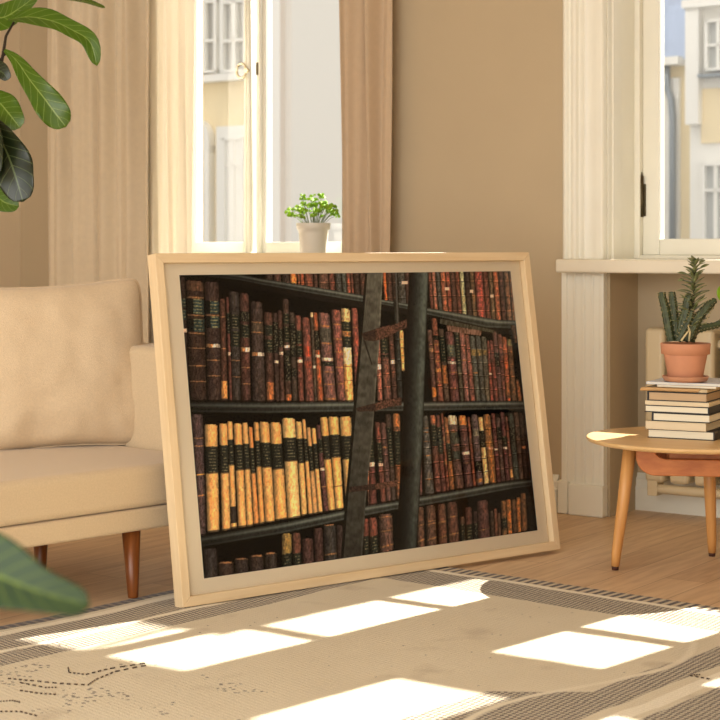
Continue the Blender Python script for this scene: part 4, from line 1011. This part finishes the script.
# stack of books on the table
BA = math.radians(-27)
def stack_book(z0, z1, xl, xr, D_, cover, pages, label, spine='right', boards=True, yo=0.0, name='book'):
    zc_ = (z0+z1)/2
    K = at(xr, 440, 5.17); kx, ky = K.x, K.y+yo
    # left end on the rotated face
    ca, sa = math.cos(BA), math.sin(BA)
    r = (xl-360)/F; Ln = (kx-r*ky)/(ca-r*sa)
    e = empty(name, (kx, ky, z0), BA); h = z1-z0+.0012; bt = .0028
    mb = MB()
    mb.box(-Ln, 0, 0, D_, 0, bt); mb.box(-Ln, 0, 0, D_, h-bt, h)
    if spine == 'right': mb.box(-.004, 0, 0, D_, bt, h-bt)
    elif spine == 'left': mb.box(-Ln, -Ln+.005, 0, D_, bt, h-bt)
    elif spine == 'front': mb.box(-Ln, 0, 0, .003, bt, h-bt)
    mb.build('cover', cover, e, bevel=.0008)
    a0 = -Ln+(.006 if spine == 'left' else .003); a1 = -(.005 if spine == 'right' else .003)
    f0 = .0035 if spine == 'front' else .003
    mb = MB(); mb.box(a0, a1, f0, D_-.003, bt, h-bt); mb.build('pages', pages, e)
    tag(e, label, 'book', 'books stacked on the side table')
    return e
def pages_mat(nm, c): return mat(nm, c, rough=.85, var=.10, vscale=4, stretch=(1, 1, 160))
PG = pages_mat('cream_pages', (240, 230, 204)); PG2 = pages_mat('warm_pages', (232, 218, 188)); PG3 = pages_mat('tan_pages', (196, 166, 130))
CB = mat('black_cover', (30, 26, 24), rough=.5); CW = mat('white_cover', (226, 218, 200), rough=.4); CT = mat('tan_cover', (224, 206, 172), rough=.6)
CP = mat('grey_pink_cover', (200, 176, 164), rough=.5); CG = mat('blue_grey_cover', (206, 210, 220), rough=.35)
px2 = 5.17/F
zz = tz
specs = [(.0265, 647.5, 714.5, .25, CB, PG, 'bottom book of the stack, thick with black cover edges', 'right'),
         (.0235, 645.5, 706, .24, CT, PG2, 'tan book second from the bottom of the stack', 'front'),
         (.0250, 651.5, 710, .23, CB, PG, 'shorter black-edged book third from the bottom of the stack', 'left'),
         (.0210, 644.5, 709, .25, CB, PG, 'cream book with black top cover, fourth from the bottom of the stack', 'front2'),
         (.0120, 645, 709, .25, CT, PG2, 'thin tan book in the middle of the stack, under the brown book', 'front'),
         (.0270, 647, 707, .24, CB, PG3, 'brown-paged book with black spine just under the woven pouch', 'left')]
for h, xl, xr, D_, cv, pg, lab, sp_ in specs:
    b_ = stack_book(zz, zz+h, xl, xr, D_, cv, pg, lab, 'left' if sp_ == 'left' else ('front' if sp_ == 'front' else 'right'))
    zz += h+.0016
# woven straw cover book
K = at(707, 440, 5.17)
e = empty('woven_pouch', (K.x, K.y, zz), BA); tag(e, 'flat brown woven straw pouch lying on the book stack under the magazines', 'pouch')
mb = MB(); Lw = .208
mb.box(-Lw, .0, .004, .23, 0, .011); mb.build('pouch_body', mat('straw', (220, 196, 156), rough=.9, var=.3, vscale=120, bump=1, bscale=160), e, bevel=.003)
mb = MB()
for k in range(42):
    t_ = k/41; x = -Lw+.002+t_*(Lw*.86)
    mb.tube([(x-.004, .003, .002), (x, -.002, .008), (x+.004, .003, .0115)], .0022, 6)
mb.build('braided_edge', mat('straw_braid', (206, 168, 118), rough=.9), e); zz += .0135
for h, xl, xr, cv, lab in ((.0065, 657, 716, CT, 'thin cream magazine lying on the woven pouch'), (.0075, 646, 722, CG, 'pale blue-grey magazine on top of the stack, under the plant saucer')):
    K = at(xr, 440, 5.17); e = empty('magazine', (K.x, K.y, zz), BA); ca, sa = math.cos(BA), math.sin(BA); r = (xl-360)/F; Ln = (K.x-r*K.y)/(ca-r*sa)
    mb = MB(); mb.box(-Ln, 0, 0, .24, 0, .0012); mb.box(-Ln, 0, 0, .24, h-.0012, h); mb.box(-Ln, -Ln+.0015, 0, .24, 0, h); mb.build('cover', cv, e)
    mb = MB(); mb.box(-Ln+.002, -.001, .001, .239, .0013, h-.0013); mb.build('pages', pages_mat('magazine_pages', (232, 226, 210)), e)
    tag(e, lab, 'magazine', 'magazines on the book stack'); zz += h+.0003

# terracotta pot
PC = Vector(((685.5-360)/F*5.27, 5.27, zz))
sa_ = empty('plant_saucer', PC); 
mb = MB(); mb.lathe([(.001, 0), (.050, 0), (.066, .004), (.0715, .016), (.070, .0185), (.066, .017), (.060, .008), (.001, .007)], 56, cap=False)
sau = mb.build('plant_saucer_dish', M['saucer']); bpy.data.objects.remove(sa_)
sau.name = 'plant_saucer'; sau.location = PC; tag(sau, 'round terracotta saucer under the cactus pot on the magazines', 'saucer')
cp = empty('potted_cactus', PC+Vector((0, 0, .0075))); tag(cp, 'terracotta pot with dark spiny cactus and succulent leaves on top of the book stack', 'potted plant')
hp = .112
mb = MB(); mb.lathe([(.001, 0), (.050, 0), (.053, .004), (.0665, hp-.036), (.0665, hp-.034), (.0745, hp-.033), (.0770, hp-.002), (.0765, hp), (.0700, hp), (.069, hp-.012), (.001, hp-.014)], 64, cap=False)
mb.build('pot', M['terracotta'], cp)
mb = MB(); n = 20
P = [[(rr*.0695/9*math.cos(a), rr*.0695/9*math.sin(a), hp-.010+.006*mnoise.noise(Vector((rr*math.cos(a)*.8, rr*math.sin(a)*.8, 1)))) for a in [2*math.pi*k/40 for k in range(41)]] for rr in range(10)]
mb.grid(P); mb.build('soil', M['soil'], cp)
def cl(px, py, dy=0):
    q = at(px, py, 5.27+dy); return q-(PC+Vector((0, 0, .0075)))
def ribbed(pts, rads, par, ribs=5, name='cactus_column'):
    # resample
    Q = []; Rr = []
    for a in range(len(pts)-1):
        for k in range(10): t = k/10; Q.append(pts[a].lerp(pts[a+1], t)); Rr.append(rads[a]*(1-t)+rads[a+1]*t)
    Q.append(pts[-1]); Rr.append(rads[-1]*.3)
    mb = MB(); n = ribs*4; up = Vector((0, -1, 0)); b = 0; th_ = MB()
    for i, p_ in enumerate(Q):
        t = (Q[min(i+1, len(Q)-1)]-Q[max(i-1, 0)]).normalized(); u = t.cross(up).normalized(); w2_ = u.cross(t)
        for k in range(n):
            a = 2*math.pi*k/n; bump = 1.0+.32*math.cos(a*ribs)*(1+.45*math.sin(i*1.7))
            q = p_+(u*math.cos(a)+w2_*math.sin(a))*Rr[i]*bump; mb.v.append(tuple(q))
            if k % 4 == 0 and i % 3 == 0 and i > 1:
                d = (q-p_).normalized(); th_.tube([q, q+d*.006+t*.002], [.0009, .0002], 5)
    for i in range(len(Q)-1):
        for k in range(n): mb.f.append((i*n+k, i*n+(k+1) % n, (i+1)*n+(k+1) % n, (i+1)*n+k)); mb.sm.append(True)
    mb.f.append(tuple((len(Q)-1)*n+k for k in range(n))); mb.sm.append(True)
    o = mb.build(name, M['cactus'], par); th_.build('spines', M['thorn'], o)
    return o
ribbed([cl(671, 341), cl(668, 325), cl(665, 308), cl(662, 297), cl(661.5, 292)], [.0105, .0115, .011, .010, .010], cp)
ribbed([cl(675, 341, .01), cl(675, 322, .01), cl(673, 305, .01), cl(672, 296, .01), cl(671.5, 291.5, .01)], [.010, .011, .0105, .0095, .008], cp)
ribbed([cl(681, 341, -.01), cl(682, 325, -.01), cl(686, 310, -.01), cl(688, 298, -.01), cl(690, 293, -.01)], [.012, .013, .012, .011, .008], cp)
ribbed([cl(688, 341, -.02), cl(692, 330, -.02), cl(698, 318, -.02), cl(708, 306, -.02), cl(716, 299, -.02)], [.012, .0125, .012, .011, .007], cp)
ribbed([cl(690, 341, .0), cl(695, 330, .0), cl(705, 327, .0), cl(716, 325, .0), cl(730, 316, 0)], [.011, .010, .0095, .0085, .006], cp)
ribbed([cl(684, 341, .02), cl(693, 322, .02), cl(703, 310, .02), cl(714, 306, .02)], [.009, .010, .009, .006], cp)
ribbed([cl(678, 341, -.03), cl(684, 330, -.03), cl(690, 318, -.03), cl(692, 310, -.03)], [.007, .008, .007, .004], cp)
mb = MB(); mb.tube([cl(689, 341, -.045), cl(690, 332, -.045), cl(688, 325, -.045)], [.003, .0032, .0015], 8); mb.tube([cl(681, 341, -.05), cl(687, 333, -.05), cl(689, 330, -.05)], [.0035, .003, .002], 8)
mb.build('dry_twig', M['thorn'], cp)
mb = MB(); mb.tube([cl(690, 341), cl(693, 315), cl(694, 290), cl(695, 270), cl(695, 261)], [.004, .0035, .003, .0025, .0015], 8); mb.build('succulent_stem', M['bark'], cp)
def leafblade(mb, base, dir_, up, Ln, Wd, cup=.15, droop=.15, n=8, shape=None, m=4):
    dir_ = dir_.normalized(); side = dir_.cross(up).normalized(); nn = side.cross(dir_).normalized()
    b = len(mb.v)
    for i in range(n+1):
        t = i/n
        wv = shape(t) if shape else math.sin(math.pi*min(1, t*.97+.02))**.8
        for j in range(-m, m+1):
            a = j/m
            q = base+dir_*(Ln*t)+side*(a*Wd/2*wv)+nn*(cup*Wd*abs(a)**1.5*wv-droop*Ln*t*t)
            mb.v.append(tuple(q)); mb.uv[len(mb.v)-1] = (t, (a+1)/2)
    w_ = 2*m+1
    for i in range(n):
        for j in range(2*m): mb.f.append((b+i*w_+j, b+(i+1)*w_+j, b+(i+1)*w_+j+1, b+i*w_+j+1)); mb.sm.append(True)
r = random.Random(11)
for k in range(84):
    t = k/83; py = 332-t*70; px = 691+4*t
    a = k*2.4; spread = (.050*(1-t)**.7+.018)
    mb = MB(); d = Vector((math.cos(a), math.sin(a)*.8, .35+.5*t+r.uniform(-.2, .2)))
    leafblade(mb, cl(px, py), d, Vector((0, 0, 1)), r.uniform(.6, 1)*spread+.012, (.009+.005*r.random()), cup=.2, droop=r.uniform(-.1, .3), n=6, m=2)
    mb.build('succulent_leaf', M['succ'], cp, solid=.0016)
for px, py, dx, dz in ((687, 274, -.032, .008), (684, 279.5, -.022, -.002), (700, 268, .03, .016), (699, 263, .02, .012), (693, 262, -.012, .016)):
    mb = MB(); leafblade(mb, cl(px, py), Vector((dx, -.002, dz)), Vector((0, -.6, .8)), math.hypot(dx, dz)*.9, .011, cup=.15, n=6, m=2); mb.build('succulent_leaf', M['succ'], cp, solid=.0016)
mb = MB(); mb.tube([cl(704, 325), cl(714, 305), cl(719, 298)], .0014, 6); mb.build('pale_branch', M['thorn'], cp)
mb = MB(); leafblade(mb, cl(719.5, 300, -.01), Vector((.02, 0, .06)), Vector((0, -1, .1)), .054, .034, cup=.1, n=8, m=3)
mb.build('bright_leaf', M['brightleaf'], cp, solid=.0015)

# ------------------------------------------------------------------ herb pot on the left sill
hx = sd_of(313.5, .09)[0]; HP = wpt(hx, .09, .9505)
he = empty('potted_herb', HP); tag(he, 'small white pot of bright green herb on the sill of the left window', 'potted plant')
q = sd_of(313.5, .09)[1]/F
mb = MB(); hh = .151
mb.lathe([(.001, 0), (.050, 0), (.054, .006), (.0625, hh-.045), (.064, hh-.03), (.070, hh-.028), (.0735, hh-.002), (.072, hh), (.067, hh), (.066, hh-.012), (.001, hh-.012)], 56, cap=False)
mb.build('pot', M['potwhite'], he)
mb = MB(); mb.lathe([(.001, hh-.011), (.066, hh-.011), (.066, hh-.014)], 32, cap=False); mb.build('soil', M['soil'], he)
r = random.Random(21); stems = MB(); lv = MB()
for k in range(64):
    a = r.uniform(0, 6.283); rad = r.random()**.6; h_t = hh+(.135-.075*rad**1.6)*r.uniform(.35, 1.0)
    tipx = math.cos(a)*.118*rad+r.uniform(-.01, .01); tipy = math.sin(a)*.07*rad
    tip = Vector((tipx, tipy, h_t)); bs = Vector((tipx*.35, tipy*.35, hh-.012))
    stems.tube([bs, (bs+tip)/2+Vector((tipx*.05, 0, .012)), tip], .0009, 5)
    for c in range(3):
        aa = a+c*2.09+r.uniform(-.4, .4)
        leafblade(lv, tip, Vector((math.cos(aa), math.sin(aa), r.uniform(-.3, .4))), Vector((r.uniform(-.6, .6), -1, r.uniform(0, .8))), r.uniform(.015, .022), r.uniform(.014, .020), cup=.1, n=4, m=2)
stems.build('stems', M['stem'], he); lv.build('leaves', M['herb'], he, solid=.0006)['kind'] = 'stuff'

# ------------------------------------------------------------------ fig plant, top left
def spine_leaf(parent, name, pts, widths, m, facing=Vector((0, -1, .15)), fold=.12, wave=.0, nn=22, off=Vector((0, 0, 0))):
    """pts: spine points (world); widths along the spine"""
    P3 = [Vector(p) for p in pts]; k = len(P3)
    def cr(t):
        s = t*(k-1); i = min(int(s), k-2); f = s-i
        p0 = P3[max(i-1, 0)]; p1 = P3[i]; p2 = P3[i+1]; p3 = P3[min(i+2, k-1)]
        return .5*((2*p1)+(-p0+p2)*f+(2*p0-5*p1+4*p2-p3)*f*f+(-p0+3*p1-3*p2+p3)*f**3)
    def wd(t):
        ws = list(widths[:-1])+[widths[-2]*.62]
        s = t*(len(ws)-1); i = min(int(s), len(ws)-2); f = s-i
        p0 = ws[max(i-1, 0)]; p1 = ws[i]; p2 = ws[i+1]; p3 = ws[min(i+2, len(ws)-1)]
        w_ = .5*((2*p1)+(-p0+p2)*f+(2*p0-5*p1+4*p2-p3)*f*f+(-p0+3*p1-3*p2+p3)*f**3)
        if t > .86: w_ *= math.sqrt(max(0, 1-((t-.86)/.14)**2))
        return max(w_, .0004)
    mb = MB(); m_ = 8; b = 0; uvs = []
    for i in range(nn+1):
        t = i/nn; p_ = cr(t); tg = (cr(min(1, t+.02))-cr(max(0, t-.02))).normalized()
        side = tg.cross(facing).normalized(); nrm = side.cross(tg).normalized(); w_ = wd(t)
        for j in range(-m_, m_+1):
            a = j/m_
            q = p_+side*(a*w_)+nrm*(fold*w_*abs(a)+wave*w_*math.sin(t*17+(2 if a > 0 else 0))*a*a)
            mb.v.append(tuple(q-off)); uvs.append((t, (a+1)/2))
    W2 = 2*m_+1
    for i in range(nn):
        for j in range(2*m_): mb.f.append((i*W2+j, (i+1)*W2+j, (i+1)*W2+j+1, i*W2+j+1)); mb.sm.append(True)
    o = mb.build(name, m, parent, solid=.0012, fixn=False)
    ul = o.data.uv_layers.new(name='UVMap')
    for lp in o.data.loops: ul.data[lp.index].uv = uvs[lp.vertex_index]
    return o
FY = 6.1; FO = Vector((at(-18, 0, FY).x, FY, 0))
fg = empty('fiddle_leaf_fig', FO); tag(fg, 'tall fiddle leaf fig with glossy green leaves at the top left, before the beige curtain', 'potted plant')
mb = MB(); mb.lathe([(.001, 0), (.13, 0), (.16, .30), (.165, .31), (.15, .31), (.14, .27), (.001, .27)], 40, cap=False); mb.build('pot', M['potwhite'], fg)
mb = MB(); mb.tube([(0, 0, .26), (.01, 0, .7), (-.01, .01, 1.2), (.02, 0, 1.6), (.01, 0, 2.0), (.0, 0, 2.2)], [.017, .015, .013, .011, .009, .006], 12)
def F_(x, y, dy=0): return at(x, y, FY+dy)
def twig(a): return [Vector(p)-FO for p in a]
mb.tube(twig([F_(-14, 110), F_(-2, 80), F_(3, 55), F_(6, 36), F_(14, 22)]), [.007, .006, .006, .005, .004], 8)
mb.tube(twig([F_(-12, 100), F_(-3, 62), F_(8, 52)]), [.006, .004, .003], 8)
mb.tube(twig([F_(-14, 150), F_(-6, 128), F_(0, 122)]), [.006, .004, .003], 8)
mb.build('trunk', M['bark'], fg)
px = FY/F
def fl_(pts, w_, m, **k): return spine_leaf(fg, 'leaf', [F_(*p) for p in pts], [x*px for x in w_], m, off=FO, **k)
fl_([(-30, 14, .1), (0, 18, .05), (20, 8), (38, -6, -.03)], [2, 13, 13, 8, 1], M['fig'])
fl_([(45, -10, 0), (62, -4, -.02), (85, 1, -.04), (105, 8, -.06)], [2, 9, 9, 5, .5], M['fig'], facing=Vector((0, -.5, 1)))
fl_([(8, 20, 0), (28, 17, -.05), (52, 21, -.1), (72, 30, -.13), (90, 42, -.15), (97, 66, -.15)], [1, 8, 11, 9, 9, 8, 1], M['fig'], facing=Vector((-.1, -1, .5)), fold=.3)
fl_([(3, 49, 0), (16, 60, -.03), (30, 80, -.06), (44, 98, -.08), (56, 114, -.08), (66, 127, -.07)], [1, 5, 9, 12, 15, 14, 1.5], M['fig'], fold=.12, wave=.12)
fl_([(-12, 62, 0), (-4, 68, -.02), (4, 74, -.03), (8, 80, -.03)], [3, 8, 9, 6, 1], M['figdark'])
fl_([(-16, 90, .02), (-2, 101, 0), (10, 115, -.03), (20, 128, -.04)], [2, 10, 15, 12, 1], M['fig'], wave=.1)
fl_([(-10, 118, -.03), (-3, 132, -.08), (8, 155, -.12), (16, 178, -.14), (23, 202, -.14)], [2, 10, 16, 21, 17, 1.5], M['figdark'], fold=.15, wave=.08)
fl_([(-18, 175, .02), (-8, 190, 0), (4, 202, -.02), (19, 206, -.03)], [3, 12, 13, 9, 1], M['fig'])
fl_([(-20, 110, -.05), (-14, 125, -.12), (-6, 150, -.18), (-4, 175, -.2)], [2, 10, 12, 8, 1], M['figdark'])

# ------------------------------------------------------------------ near broad-leaved plant, bottom left (out of focus)
NY = 1.45; NO = Vector((-.62, NY, 0))
npn = empty('rubber_plant', NO); tag(npn, 'near blurred broad green leaf of a potted plant at the bottom left corner', 'potted plant')
mb = MB(); mb.lathe([(.001, 0), (.10, 0), (.13, .24), (.12, .24), (.11, .21), (.001, .21)], 32, cap=False); mb.build('pot', M['terracotta'], npn)
mb = MB(); mb.tube([(0, 0, .2), (0, 0, .5), (.01, 0, .8)], [.010, .008, .006], 10); mb.tube([(.0, 0, .66), (.12, -.01, .72), (.21, -.01, .755)], [.005, .004, .003], 8); mb.build('stem', M['stem'], npn)
q1 = [at(-165, 530, NY), at(-80, 538, NY), at(-20, 560, NY-.02), at(40, 588, NY-.03), at(88, 604, NY-.03)]
q1 = [at(-120, 545, NY), at(-60, 555, NY), at(-10, 573, NY-.02), at(40, 592, NY-.03), at(90, 606, NY-.03)]
spine_leaf(npn, 'leaf', q1, [x*NY/F for x in (6, 34, 38, 22, 1)], M['rubberleaf'], facing=Vector((.1, -1, .55)), fold=.25, off=NO)
q2 = [NO+Vector((0, 0, .78)), NO+Vector((-.08, .02, .84)), NO+Vector((-.16, .03, .84)), NO+Vector((-.24, .03, .80))]
spine_leaf(npn, 'leaf', q2, [.006, .04, .045, .002], M['rubberleaf'], off=NO)
